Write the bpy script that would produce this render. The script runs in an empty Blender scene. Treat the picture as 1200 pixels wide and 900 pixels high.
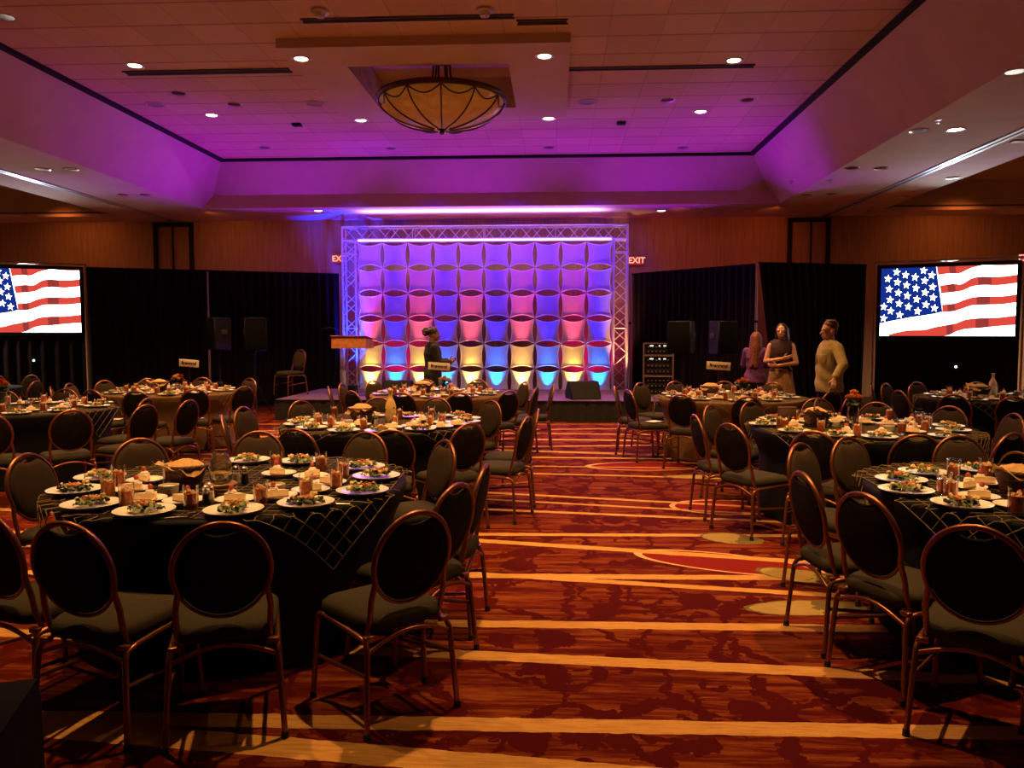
import bpy, bmesh, math, random
from mathutils import Vector, Matrix, Euler
random.seed(7)
S = bpy.context.scene
COL = S.collection
PI = math.pi
R = math.radians

# ------------------------------------------------------------------ camera
F, CH = 930.0, 1.6
PITCH, YAW = math.atan(60 / F), math.atan(52 / F)
cam_d = bpy.data.cameras.new('camera')
cam = bpy.data.objects.new('camera', cam_d)
COL.objects.link(cam)
cam.location = (0, 0, CH)
cam.rotation_euler = (PI / 2 - PITCH, 0, YAW)
cam_d.sensor_width = 36
cam_d.lens = F / 1200 * 36
cam_d.clip_end = 200
S.camera = cam
CR = Euler((PI / 2 - PITCH, 0, YAW)).to_matrix()
CP = Vector((0, 0, CH))


def ray(px, py):
    return CR @ Vector(((px - 600) / F, -(py - 450) / F, -1))


def PZ(px, py, z):
    d = ray(px, py)
    return CP + d * ((z - CH) / d.z)


def PY(px, py, Y):
    d = ray(px, py)
    return CP + d * (Y / d.y)


def proj(p):
    q = CR.transposed() @ (Vector(p) - CP)
    return 600 + F * q.x / -q.z, 450 - F * q.y / -q.z


S.view_settings.view_transform = 'Standard'
S.view_settings.look = 'None'
S.view_settings.gamma = 1
S.view_settings.use_curve_mapping = False
S.view_settings.exposure = 0.0

# ------------------------------------------------------------------ mesh helper


class MB:
    def __init__(s):
        s.v, s.f, s.mi = [], [], []
        s.m = 0

    def add(s, vs, fs):
        n = len(s.v)
        s.v += [tuple(v) for v in vs]
        for f in fs:
            s.f.append([i + n for i in f])
            s.mi.append(s.m)
        return s

    def box(s, c, d, M=None):
        x, y, z = d[0] / 2, d[1] / 2, d[2] / 2
        vs = [Vector((a, b, e)) for a in (-x, x) for b in (-y, y) for e in (-z, z)]
        if M is not None:
            vs = [M @ v for v in vs]
        vs = [v + Vector(c) for v in vs]
        return s.add(vs, [(0, 1, 3, 2), (4, 6, 7, 5), (0, 4, 5, 1), (2, 3, 7, 6), (0, 2, 6, 4), (1, 5, 7, 3)])

    def rbox(s, c, d, b=.01, M=None):
        """box with chamfered edges"""
        bm = bmesh.new()
        bmesh.ops.create_cube(bm, size=1)
        for v in bm.verts:
            v.co = Vector((v.co.x * d[0], v.co.y * d[1], v.co.z * d[2]))
        bmesh.ops.bevel(bm, geom=bm.edges[:], offset=b, segments=2, affect='EDGES', profile=.5)
        bm.verts.ensure_lookup_table()
        vs = [v.co.copy() for v in bm.verts]
        if M is not None:
            vs = [M @ v for v in vs]
        vs = [v + Vector(c) for v in vs]
        fs = [[v.index for v in f.verts] for f in bm.faces]
        bm.free()
        return s.add(vs, fs)

    def tube(s, pts, r, n=8, closed=False, sx=1.0):
        pts = [Vector(p) for p in pts]
        m = len(pts)
        rr = r if isinstance(r, (list, tuple)) else [r] * m
        t0 = (pts[1] - pts[0]).normalized()
        up = Vector((0, 0, 1)) if abs(t0.z) < .9 else Vector((0, 1, 0))
        nrm = t0.cross(up).normalized()
        vs, fs = [], []
        prev = t0
        for i, p in enumerate(pts):
            if closed:
                t = (pts[(i + 1) % m] - pts[i - 1]).normalized()
            elif i == 0:
                t = t0
            elif i == m - 1:
                t = (pts[-1] - pts[-2]).normalized()
            else:
                t = ((pts[i + 1] - p).normalized() + (p - pts[i - 1]).normalized()).normalized()
            ax = prev.cross(t)
            if ax.length > 1e-6:
                nrm = Matrix.Rotation(prev.angle(t), 3, ax.normalized()) @ nrm
            nrm = (nrm - t * nrm.dot(t)).normalized()
            b = t.cross(nrm)
            prev = t
            for k in range(n):
                a = 2 * PI * k / n
                vs.append(p + (nrm * math.cos(a) * sx + b * math.sin(a)) * rr[i])
        for i in range(m if closed else m - 1):
            j = (i + 1) % m
            for k in range(n):
                fs.append((i * n + k, i * n + (k + 1) % n, j * n + (k + 1) % n, j * n + k))
        if not closed:
            fs.append(list(range(n))[::-1])
            fs.append([(m - 1) * n + k for k in range(n)])
        return s.add(vs, fs)

    def cyl(s, p0, p1, r0, r1=None, n=12):
        return s.tube([p0, p1], [r0, r0 if r1 is None else r1], n)

    def lathe(s, prof, n=20, c=(0, 0, 0), caps=True):
        vs, fs = [], []
        m = len(prof)
        for r, z in prof:
            for k in range(n):
                a = 2 * PI * k / n
                vs.append((c[0] + r * math.cos(a), c[1] + r * math.sin(a), c[2] + z))
        for i in range(m - 1):
            for k in range(n):
                fs.append((i * n + k, i * n + (k + 1) % n, (i + 1) * n + (k + 1) % n, (i + 1) * n + k))
        if caps:
            if prof[0][0] > 1e-6:
                fs.append(list(range(n))[::-1])
            if prof[-1][0] > 1e-6:
                fs.append([(m - 1) * n + k for k in range(n)])
        return s.add(vs, fs)

    def ell(s, c, r, nu=12, nv=8, M=None):
        vs, fs = [], []
        c = Vector(c)
        for i in range(nv + 1):
            t = PI * i / nv
            for k in range(nu):
                a = 2 * PI * k / nu
                v = Vector((r[0] * math.sin(t) * math.cos(a), r[1] * math.sin(t) * math.sin(a), -r[2] * math.cos(t)))
                if M is not None:
                    v = M @ v
                vs.append(v + c)
        for i in range(nv):
            for k in range(nu):
                fs.append((i * nu + k, i * nu + (k + 1) % nu, (i + 1) * nu + (k + 1) % nu, (i + 1) * nu + k))
        return s.add(vs, fs)

    def cap(s, p0, p1, r0, r1=None, n=10):
        """capsule with two radii"""
        r1 = r0 if r1 is None else r1
        p0, p1 = Vector(p0), Vector(p1)
        d = (p1 - p0)
        L = d.length
        d = d / L if L > 1e-6 else Vector((0, 0, 1))
        pts, rr = [], []
        for t in (-.98, -.8, -.45, 0):
            pts.append(p0 + d * r0 * t)
            rr.append(r0 * math.sqrt(1 - t * t))
        for t in (0, .45, .8, .98):
            pts.append(p1 + d * r1 * t)
            rr.append(r1 * math.sqrt(1 - t * t))
        return s.tube(pts, rr, n)

    def grid(s, fn, nu, nv, wrap=False):
        vs = [fn(i / nu, j / nv) for j in range(nv + 1) for i in range(nu if wrap else nu + 1)]
        w = nu if wrap else nu + 1
        fs = []
        for j in range(nv):
            for i in range(nu):
                fs.append((j * w + i, j * w + (i + 1) % w, (j + 1) * w + (i + 1) % w, (j + 1) * w + i))
        return s.add(vs, fs)

    def mesh(s, name, mats, ang=40, recalc=True, weld=True):
        me = bpy.data.meshes.new(name)
        me.from_pydata(s.v, [], s.f)
        if not isinstance(mats, (list, tuple)):
            mats = [mats]
        for m in mats:
            me.materials.append(m)
        me.polygons.foreach_set('material_index', s.mi)
        bm = bmesh.new()
        bm.from_mesh(me)
        if weld:
            bmesh.ops.remove_doubles(bm, verts=bm.verts[:], dist=1e-5)
        if recalc:
            bmesh.ops.recalc_face_normals(bm, faces=bm.faces[:])
        bm.to_mesh(me)
        bm.free()
        me.polygons.foreach_set('use_smooth', [True] * len(me.polygons))
        me.set_sharp_from_angle(angle=R(ang))
        return me

    def obj(s, name, mats, parent=None, loc=None, rz=0, **k):
        return link(name, s.mesh(name, mats, **k), parent, loc, rz)


def link(name, me, parent=None, loc=None, rz=0):
    o = bpy.data.objects.new(name, me)
    COL.objects.link(o)
    if parent:
        o.parent = parent
    if loc is not None:
        o.location = loc
    if rz:
        o.rotation_euler[2] = rz
    return o


def empty(name, loc=(0, 0, 0), rz=0):
    o = bpy.data.objects.new(name, None)
    COL.objects.link(o)
    o.empty_display_size = .1
    o.location = loc
    o.rotation_euler[2] = rz
    return o


def tag(o, label=None, cat=None, group=None, kind=None):
    if label:
        o['label'] = label
    if cat:
        o['category'] = cat
    if group:
        o['group'] = group
    if kind:
        o['kind'] = kind
    return o


def struct(o):
    o['kind'] = 'structure'
    return o


def dup(root, loc=None, rz=None):
    def cp(o, par):
        c = o.copy()
        COL.objects.link(c)
        if par:
            c.parent = par
        for ch in kids.get(o, ()):
            cp(ch, c)
        return c
    kids = {}
    for o in [root] + list(root.children_recursive):
        kids[o] = list(o.children)
    r = cp(root, None)
    if loc is not None:
        r.location = loc
    if rz is not None:
        r.rotation_euler[2] = rz
    return r


ORD = ['first', 'second', 'third', 'fourth', 'fifth', 'sixth', 'seventh', 'eighth', 'ninth', 'tenth', 'eleventh', 'twelfth', 'thirteenth', 'fourteenth', 'fifteenth', 'sixteenth', 'seventeenth', 'eighteenth', 'nineteenth', 'twentieth']


def nth(i, n, pair=('left', 'right')):
    if n == 1:
        return None
    if i == 0:
        return pair[0] + 'most'
    if i == n - 1:
        return pair[1] + 'most'
    return ORD[i] + ' from ' + pair[0]


# ------------------------------------------------------------------ materials
MATS = {}


class NT:
    """small helper round a node tree"""

    def __init__(s, m):
        s.nt = m.node_tree
        s.N = s.nt.nodes
        s.L = s.nt.links

    def val(s, x, sock):
        if hasattr(x, 'is_output'):
            s.L.new(x, sock)
        else:
            sock.default_value = x

    def math(s, op, a, b=0.0, c=0.0, clamp=False):
        n = s.N.new('ShaderNodeMath')
        n.operation = op
        n.use_clamp = clamp
        s.val(a, n.inputs[0])
        s.val(b, n.inputs[1])
        s.val(c, n.inputs[2])
        return n.outputs[0]

    def coord(s, kind='Object'):
        return s.N.new('ShaderNodeTexCoord').outputs[kind]

    def pos(s):
        return s.N.new('ShaderNodeNewGeometry').outputs['Position']

    def sep(s, v):
        n = s.N.new('ShaderNodeSeparateXYZ')
        s.L.new(v, n.inputs[0])
        return n.outputs

    def comb(s, x, y, z):
        n = s.N.new('ShaderNodeCombineXYZ')
        for i, a in enumerate((x, y, z)):
            s.val(a, n.inputs[i])
        return n.outputs[0]

    def scale(s, v, sc):
        n = s.N.new('ShaderNodeMapping')
        s.L.new(v, n.inputs[0])
        n.inputs['Scale'].default_value = sc
        return n.outputs[0]

    def noise(s, v, scale, detail=2, rough=.5, out='Fac', dist=0):
        n = s.N.new('ShaderNodeTexNoise')
        s.L.new(v, n.inputs['Vector'])
        n.inputs['Scale'].default_value = scale
        n.inputs['Detail'].default_value = detail
        n.inputs['Roughness'].default_value = rough
        n.inputs['Distortion'].default_value = dist
        return n.outputs[out]

    def voro(s, v, scale, feature='F1', out='Distance', rnd=1):
        n = s.N.new('ShaderNodeTexVoronoi')
        n.feature = feature
        s.L.new(v, n.inputs['Vector'])
        n.inputs['Scale'].default_value = scale
        n.inputs['Randomness'].default_value = rnd
        return n.outputs[out]

    def ramp(s, f, stops):
        n = s.N.new('ShaderNodeValToRGB')
        e = n.color_ramp.elements
        while len(e) < len(stops):
            e.new(.5)
        for i, (p, c) in enumerate(stops):
            e[i].position = p
            e[i].color = (*c, 1) if len(c) == 3 else c
        s.val(f, n.inputs[0])
        return n.outputs[0]

    def mix(s, f, a, b):
        n = s.N.new('ShaderNodeMix')
        n.data_type = 'RGBA'
        s.val(f, n.inputs[0])
        for x, i in ((a, 6), (b, 7)):
            if isinstance(x, tuple):
                n.inputs[i].default_value = (*x[:3], 1)
            else:
                s.L.new(x, n.inputs[i])
        return n.outputs[2]

    def bump(s, h, strength=.3, dist=.01):
        n = s.N.new('ShaderNodeBump')
        n.inputs['Strength'].default_value = strength
        n.inputs['Distance'].default_value = dist
        s.L.new(h, n.inputs['Height'])
        return n.outputs[0]


def mat(name, col, rough=.6, metal=0, var=.12, scale=30, bump=0, spec=.5, trans=0, sheen=0, emit=None, estr=0, coat=0):
    m = bpy.data.materials.new(name)
    m.use_nodes = True
    t = NT(m)
    b = t.N['Principled BSDF']
    b.inputs['Roughness'].default_value = rough
    b.inputs['Metallic'].default_value = metal
    b.inputs['Specular IOR Level'].default_value = spec
    b.inputs['Transmission Weight'].default_value = trans
    b.inputs['Sheen Weight'].default_value = sheen
    b.inputs['Coat Weight'].default_value = coat
    if var or bump:
        nz = t.noise(t.coord(), scale, 3)
        lo = tuple(c * (1 - var) for c in col)
        hi = tuple(min(1, c * (1 + var)) for c in col)
        t.L.new(t.ramp(nz, [(.3, lo), (.7, hi)]), b.inputs['Base Color'])
        if bump:
            t.L.new(t.bump(nz, bump), b.inputs['Normal'])
    else:
        b.inputs['Base Color'].default_value = (*col, 1)
    if emit:
        b.inputs['Emission Color'].default_value = (*emit, 1)
        b.inputs['Emission Strength'].default_value = estr
    MATS[name] = m
    return m


def emission(name, col, strength):
    m = bpy.data.materials.new(name)
    m.use_nodes = True
    t = NT(m)
    t.N.clear()
    e = t.N.new('ShaderNodeEmission')
    e.inputs[0].default_value = (*col, 1)
    e.inputs[1].default_value = strength
    o = t.N.new('ShaderNodeOutputMaterial')
    t.L.new(e.outputs[0], o.inputs[0])
    return m


def glassy(name, tint=(1, 1, 1), gloss=.35, rough=.03, edge=1.0, cap=.45):
    """thin clear glass: sees through face on, mirrors at grazing angles"""
    m = bpy.data.materials.new(name)
    m.use_nodes = True
    t = NT(m)
    t.N.clear()
    tr = t.N.new('ShaderNodeBsdfTransparent')
    tr.inputs[0].default_value = (*tint, 1)
    gl = t.N.new('ShaderNodeBsdfGlossy')
    gl.inputs['Color'].default_value = (edge, edge, edge, 1)
    gl.inputs['Roughness'].default_value = rough
    lw = t.N.new('ShaderNodeLayerWeight')
    lw.inputs[0].default_value = gloss
    mx = t.N.new('ShaderNodeMixShader')
    t.L.new(t.math('MINIMUM', lw.outputs['Fresnel'], cap), mx.inputs[0])
    t.L.new(tr.outputs[0], mx.inputs[1])
    t.L.new(gl.outputs[0], mx.inputs[2])
    o = t.N.new('ShaderNodeOutputMaterial')
    t.L.new(mx.outputs[0], o.inputs[0])
    return m


M_frame = mat('antique_copper_metal', (.26, .10, .04), .36, .85, .1, 20)
M_seat = mat('olive_grey_fabric', (.036, .030, .019), .95, 0, .25, 220, .25, .1)
M_pad = mat('olive_brown_fabric', (.042, .028, .018), .95, 0, .2, 200, .2, .1)
M_back = mat('black_jacquard_fabric', (.010, .007, .008), .9, 0, .5, 30, .1, .15)
M_rubber = mat('black_rubber', (.012, .011, .011), .7)
M_black = mat('black_tablecloth', (.006, .0058, .006), .8, 0, .2, 60, .1, .15)
M_tan = mat('tan_burlap_cloth', (.21, .115, .05), .95, 0, .3, 160, .3, .1)
M_net = mat('gold_net_cord', (.17, .115, .035), .8, 0, .2, 90)
M_china = mat('white_china', (.86, .82, .74), .22, 0, .03, 8)
M_bowl = mat('cream_china', (.62, .57, .48), .3, 0, .05, 8)
M_green = mat('lettuce_green', (.13, .17, .035), .6, 0, .6, 60, .2)
M_dgreen = mat('dark_leaf_green', (.022, .035, .012), .6, 0, .6, 60)
M_carrot = mat('shredded_carrot', (.72, .22, .05), .6, 0, .2, 60)
M_cheese = mat('pale_cheese_crouton', (.72, .55, .28), .7, 0, .15, 60)
M_cake = mat('cream_cheesecake', (.80, .62, .36), .7, 0, .08, 60)
M_crust = mat('brown_crust', (.30, .15, .06), .9, 0, .2, 80)
M_cream = mat('whipped_cream', (.88, .82, .72), .6, 0, .04, 30)
M_berry = mat('red_strawberry', (.42, .055, .022), .35, 0, .2, 90)
M_glass = glassy('clear_glass', (.98, .975, .965), .22)
M_tea = mat('amber_iced_tea', (.62, .135, .022), .12, 0, .45, 45, 0, .5, .15)
M_ice = mat('ice_and_lemon', (.74, .54, .28), .12, 0, .35, 60, 0, .5, .2)
M_steel = mat('polished_cutlery_steel', (.72, .70, .66), .16, 1, .03, 10)
M_wick = mat('dark_wicker', (.12, .052, .022), .55, 0, .5, 40, .6)
M_napkin = mat('tan_linen_napkin', (.55, .34, .13), .9, 0, .15, 60, .3)
M_slice = mat('straw_brown_wood', (.32, .18, .07), .8, 0, .3, 40, .3)
M_straw = mat('dry_straw_fill', (.46, .32, .14), .9, 0, .4, 90, .5)
M_salt = mat('white_salt', (.75, .70, .62), .7, 0, .05)
M_pepper = mat('dark_pepper', (.03, .025, .02), .7, 0, .3)
M_card = mat('white_card', (.80, .72, .55), .7, 0, .03)
M_ink = mat('black_ink', (.01, .008, .008), .6, 0, 0)
M_stand = mat('dark_wire', (.05, .035, .03), .4, .6)
M_paper = mat('white_paper', (.78, .68, .62), .8, 0, .04)
M_wood = mat('lectern_wood', (.52, .20, .065), .45, 0, .25, 14, 0, .4)
M_blackbox = mat('black_speaker_paint', (.007, .006, .007), .6, 0, .2, 60, 0, .2)
M_grille = mat('black_steel_grille', (.003, .0028, .0032), .8, 0, .5, 300, 0, .08)
M_alum = mat('truss_aluminium', (.72, .72, .74), .38, .3, .06, 30)
M_pole = mat('drape_pole_aluminium', (.45, .38, .30), .35, .9, .06, 30)
M_rack = mat('black_rack_case', (.022, .02, .02), .5, 0, .2, 40)
M_edge = mat('case_edge_aluminium', (.5, .42, .36), .35, .9, .1)
M_bronze = mat('oil_rubbed_bronze', (.10, .045, .022), .38, .8, .15, 20)
M_trimring = mat('downlight_trim', (.55, .48, .42), .35, .5, .05)
M_can = mat('downlight_reflector', (.25, .22, .2), .15, .9, .1)
M_dark = mat('black_slot', (.008, .006, .006), .9, 0, .1)
M_plaster = mat('ceiling_plaster', (.58, .42, .33), .9, 0, .05, 3)
M_trackm = mat('track_aluminium', (.5, .55, .58), .35, .6, .05)
M_stageskirt = mat('black_stage_skirt', (.010, .008, .009), .9, 0, .3, 20)
M_deck = mat('stage_deck_carpet', (.11, .055, .12), .95, 0, .3, 60, .2)
M_fabricwhite = mat('white_stretch_fabric', (.66, .62, .66), .8, 0, .03, 20)
M_hem = mat('white_piping', (.85, .85, .85), .5, 0, .02)

# ---- acoustic tile ceiling
def tile_mat():
    m = bpy.data.materials.new('ceiling_tiles')
    m.use_nodes = True
    t = NT(m)
    b = t.N['Principled BSDF']
    x, y, z = t.sep(t.pos())
    P = .61
    fx = t.math('FRACT', t.math('DIVIDE', t.math('ADD', x, 20.0 + .15), P))
    fy = t.math('FRACT', t.math('DIVIDE', t.math('ADD', y, 20.0 + .22), P))
    lx = t.math('LESS_THAN', fx, .03)
    ly = t.math('LESS_THAN', fy, .055)
    ln = t.math('MAXIMUM', t.math('MULTIPLY', lx, .18), t.math('MULTIPLY', ly, .5))
    cell = t.comb(t.math('FLOOR', t.math('DIVIDE', t.math('ADD', x, 20.15), P)),
                  t.math('FLOOR', t.math('DIVIDE', t.math('ADD', y, 20.22), P)), 0.0)
    wn = t.N.new('ShaderNodeTexWhiteNoise')
    t.L.new(cell, wn.inputs['Vector'])
    c = t.ramp(wn.outputs[0], [(0, (.60, .40, .27)), (1, (.68, .46, .31))])
    sp = t.noise(t.pos(), 180, 2)
    c = t.mix(t.math('MULTIPLY', t.math('LESS_THAN', sp, .4), .3), c, (.32, .24, .18))
    c = t.mix(ln, c, (.05, .03, .025))
    t.L.new(c, b.inputs['Base Color'])
    b.inputs['Roughness'].default_value = .95
    t.L.new(t.bump(t.math('ADD', t.math('MULTIPLY', ln, -1.0), sp), .3), b.inputs['Normal'])
    return m


M_tiles = tile_mat()


def wallpaper():
    m = bpy.data.materials.new('beige_wallcovering')
    m.use_nodes = True
    t = NT(m)
    b = t.N['Principled BSDF']
    v = t.pos()
    streak = t.noise(t.scale(v, (22, 22, 1.5)), 1, 4)
    x, y, z = t.sep(v)
    seam = t.math('LESS_THAN', t.math('FRACT', t.math('DIVIDE', t.math('ADD', x, 40.0), 1.37)), .008)
    c = t.ramp(streak, [(.3, (.30, .18, .10)), (.7, (.42, .27, .15))])
    c = t.mix(t.math('MULTIPLY', seam, .4), c, (.1, .05, .03))
    t.L.new(c, b.inputs['Base Color'])
    b.inputs['Roughness'].default_value = .85
    return m


M_wall = wallpaper()


def drape_mat():
    m = bpy.data.materials.new('black_velour')
    m.use_nodes = True
    t = NT(m)
    b = t.N['Principled BSDF']
    n = t.noise(t.pos(), 14, 3)
    t.L.new(t.ramp(n, [(.3, (.005, .003, .004)), (.7, (.012, .0065, .008))]), b.inputs['Base Color'])
    b.inputs['Roughness'].default_value = .95
    b.inputs['Specular IOR Level'].default_value = .1
    b.inputs['Sheen Weight'].default_value = .02
    return m


M_drape = drape_mat()


# ---- carpet: striped, branchy, leaves
def carpet_mat():
    m = bpy.data.materials.new('patterned_carpet')
    m.use_nodes = True
    t = NT(m)
    b = t.N['Principled BSDF']
    p = t.pos()
    x, y, z = t.sep(p)
    # woven streaks running across
    st = t.noise(t.scale(p, (1.3, 16, 1)), 1, 5, .62)
    st2 = t.noise(t.scale(p, (7, 60, 1)), 1, 3, .6)
    sm = t.math('ADD', t.math('MULTIPLY', st, .7), t.math('MULTIPLY', st2, .3))
    base = t.ramp(sm, [(.40, (.055, .004, .002)), (.48, (.095, .0105, .003)), (.55, (.155, .031, .007)), (.68, (.215, .060, .013))])
    # dark red foliage: blobs and branches
    wob = t.noise(p, 7.5, 3, .62, 'Color')
    wv = t.N.new('ShaderNodeVectorMath')
    wv.operation = 'MULTIPLY_ADD'
    t.L.new(wob, wv.inputs[0])
    wv.inputs[1].default_value = (.26, .26, 0)
    t.L.new(p, wv.inputs[2])
    q = wv.outputs[0]
    sc = t.scale(q, (1.9, 1.5, 1))
    edge = t.voro(sc, 1.0, 'DISTANCE_TO_EDGE')
    edge2 = t.voro(t.scale(q, (2.3, 1.6, 1)), 1.15, 'DISTANCE_TO_EDGE')
    gate = t.noise(p, 1.3, 1)
    br = t.math('MAXIMUM', t.math('MULTIPLY', t.math('LESS_THAN', edge, .042), t.math('GREATER_THAN', t.noise(p, 1.0, 1, .5), .40)),
                t.math('MULTIPLY', t.math('LESS_THAN', edge2, .05), t.math('GREATER_THAN', gate, .5)))
    blob = t.math('LESS_THAN', t.voro(t.scale(q, (2.3, 1.9, 1)), 1.25), t.math('MULTIPLY', t.noise(p, 1.2, 1), .60))
    ragged = t.math('GREATER_THAN', t.noise(t.scale(p, (2.2, 3.4, 1)), 1.6, 3, .55, 'Fac', .4), .64)
    fol = t.math('MAXIMUM', br, t.math('MAXIMUM', blob, t.math('MULTIPLY', ragged, t.math('GREATER_THAN', gate, .52))))
    c = t.mix(fol, base, (.057, .0035, .0025))
    # painted motifs: leaf ellipses (px of a point, half sizes, turn)
    def ellipse(px, py, a, bb, ang):
        o = PZ(px, py, 0)
        dx = t.math('SUBTRACT', x, o.x)
        dy = t.math('SUBTRACT', y, o.y)
        ca, sa = math.cos(ang), math.sin(ang)
        u = t.math('ADD', t.math('MULTIPLY', dx, ca / a), t.math('MULTIPLY', dy, sa / a))
        w = t.math('ADD', t.math('MULTIPLY', dx, -sa / bb), t.math('MULTIPLY', dy, ca / bb))
        return t.math('SQRT', t.math('ADD', t.math('MULTIPLY', u, u), t.math('MULTIPLY', w, w))), u, w
    for (px, py, a, bb, an) in ((850, 659, .62, .22, -.35), (762, 546, .75, .3, 0.1), (852, 594, .5, .3, 0)):
        d, u, w = ellipse(px, py, a, bb, an)
        c = t.mix(t.math('LESS_THAN', d, 1.0), c, (.17, .012, .008))
        c = t.mix(t.math('LESS_THAN', t.math('ABSOLUTE', t.math('SUBTRACT', d, 1.0)), .05), c, (.62, .33, .14))
    # straw stripes, each with its own slight slant: px at two ends, width in m
    stripes = [(365, 543, 850, 549, .05), (330, 547.5, 850, 560.5, .07), (577, 577.5, 813, 590, .075), (580, 585.5, 850, 600, .06),
               (588, 597.5, 893, 610.5, .075), (542, 626, 900, 627.5, .085), (540, 632, 900, 655.5, .10),
               (550, 674.5, 900, 677, .10), (667, 679, 900, 693, .08), (500, 730, 900, 735, .105), (500, 765, 1080, 793, .11),
               (160, 842, 1200, 859, .115), (50, 852, 650, 902, .145),
               (660, 497, 740, 497, .06), (660, 503, 740, 502, .1), (640, 508, 740, 509, .1), (640, 515, 740, 516, .14),
               (640, 523, 740, 522, .1), (640, 529, 740, 532, .16), (640, 536, 740, 537, .1)]
    smask = None
    fray = t.math('MULTIPLY', t.math('SUBTRACT', t.noise(t.scale(p, (9, 30, 1)), 1, 3), .5), .03)
    for x0, y0, x1, y1, w in stripes:
        a, e = PZ(x0, y0, 0), PZ(x1, y1, 0)
        k = (e.y - a.y) / (e.x - a.x)
        dd = t.math('ABSOLUTE', t.math('SUBTRACT', t.math('SUBTRACT', y, a.y), t.math('MULTIPLY', t.math('SUBTRACT', x, a.x), k)))
        s_ = t.math('LESS_THAN', t.math('ADD', dd, fray), w / 2)
        smask = s_ if smask is None else t.math('MAXIMUM', smask, s_)
    stc = t.ramp(st2, [(.35, (.40, .195, .048)), (.6, (.52, .285, .08))])
    c = t.mix(smask, c, stc)
    for (px, py, a, bb, an) in ((858, 631, .24, .16, -.35), (946, 676, .33, .15, -.5), (945, 712, .36, .13, .12), (838, 559, .58, .13, 0.0)):
        d, u, w = ellipse(px, py, a, bb, an)
        dn = t.math('ADD', d, t.math('MULTIPLY', t.math('SUBTRACT', t.noise(p, 14, 3), .5), .22))
        c = t.mix(t.math('LESS_THAN', dn, 1.0), c, (.13, .10, .035))
        inner = t.math('MULTIPLY', t.math('LESS_THAN', dn, .93), t.math('LESS_THAN', t.math('ADD', u, t.math('MULTIPLY', t.noise(p, 20, 2), .9)), .62))
        c = t.mix(inner, c, t.ramp(st2, [(.3, (.27, .19, .06)), (.7, (.36, .26, .08))]))
    pile = t.noise(p, 320, 2)
    c = t.mix(t.math('MULTIPLY', t.math('LESS_THAN', pile, .42), .28), c, (.05, .008, .006))
    t.L.new(c, b.inputs['Base Color'])
    b.inputs['Roughness'].default_value = 1.0
    b.inputs['Specular IOR Level'].default_value = .05
    t.L.new(t.bump(pile, .5, .006), b.inputs['Normal'])
    return m


M_carpet = carpet_mat()

# ------------------------------------------------------------------ room shell
ZS, ZC = 4.24, 5.105            # soffit and tray ceiling heights
YW = 18.6                       # back wall
XL, XR = -17.0, 14.5
YB = -4.0
ty1 = 16.7                      # far lower lip of the tray
tx0, tx1 = -7.52, 4.54
SL = .74                        # slope run
LIP = .27


def quadmesh(name, rects, m, **k):
    b = MB()
    for r in rects:
        b.add(r, [tuple(range(len(r)))])
    return struct(b.obj(name, m, recalc=False, **k))


floor = MB().box(((XL + XR) / 2, (YW + YB) / 2, -.05), (XR - XL + .4, YW - YB + .4, .1)).obj('floor', M_carpet)
struct(floor)
struct(MB().box(((XL + XR) / 2, YW + .1, 2.7), (XR - XL + .4, .2, 5.8)).obj('wall_back', M_wall))
struct(MB().box(((XL + XR) / 2, YB - .1, 2.7), (XR - XL + .4, .2, 5.8)).obj('wall_front', M_wall))
struct(MB().box((XL - .1, (YW + YB) / 2, 2.7), (.2, YW - YB, 5.8)).obj('wall_left', M_wall))
struct(MB().box((XR + .1, (YW + YB) / 2, 2.7), (.2, YW - YB, 5.8)).obj('wall_right', M_wall))
struct(MB().box(((XL + XR) / 2, YW - .012, .07), (XR - XL, .024, .14)).obj('baseboard_back', mat('dark_baseboard', (.08, .04, .025), .5)))

# tray ceiling
ux0, ux1, uy1 = tx0 + SL, tx1 - SL, ty1 - SL
bx0, bx1 = PY(325, 60, 9.6).x, .15         # plaster drop panel
by0, by1 = 9.55, 12.75
ZP = ZC - .11
wx0, wx1, wy0, wy1, ZW = -2.68, -.62, 10.25, 12.2, ZC + .34   # lamp well
b = MB()
for (x0, x1, y0, y1) in ((ux0, wx0, YB, uy1), (wx1, ux1, YB, uy1), (wx0, wx1, YB, wy0), (wx0, wx1, wy1, uy1)):
    b.box(((x0 + x1) / 2, (y0 + y1) / 2, ZC + .04), (x1 - x0, y1 - y0, .08))
struct(b.obj('ceiling', M_tiles))
b = MB()
for (x0, x1, y0, y1) in ((bx0, wx0, by0, by1), (wx1, bx1, by0, by1), (wx0, wx1, by0, wy0), (wx0, wx1, wy1, by1)):
    b.box(((x0 + x1) / 2, (y0 + y1) / 2, (ZC + ZP) / 2 + .0), (x1 - x0, y1 - y0, ZC - ZP + .004))
tw = .05
for (cx, cy, dx, dy) in (((wx0 + wx1) / 2, wy0 - tw / 2, wx1 - wx0 + 2 * tw, tw), ((wx0 + wx1) / 2, wy1 + tw / 2, wx1 - wx0 + 2 * tw, tw),
                         (wx0 - tw / 2, (wy0 + wy1) / 2, tw, wy1 - wy0), (wx1 + tw / 2, (wy0 + wy1) / 2, tw, wy1 - wy0)):
    b.box((cx, cy, (ZC + .08 + ZW + .05) / 2), (dx, dy, ZW + .05 - ZC - .08))
b.box(((wx0 + wx1) / 2, (wy0 + wy1) / 2, ZW + .03), (wx1 - wx0, wy1 - wy0, .06))
struct(b.obj('ceiling_panel', M_plaster))

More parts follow.
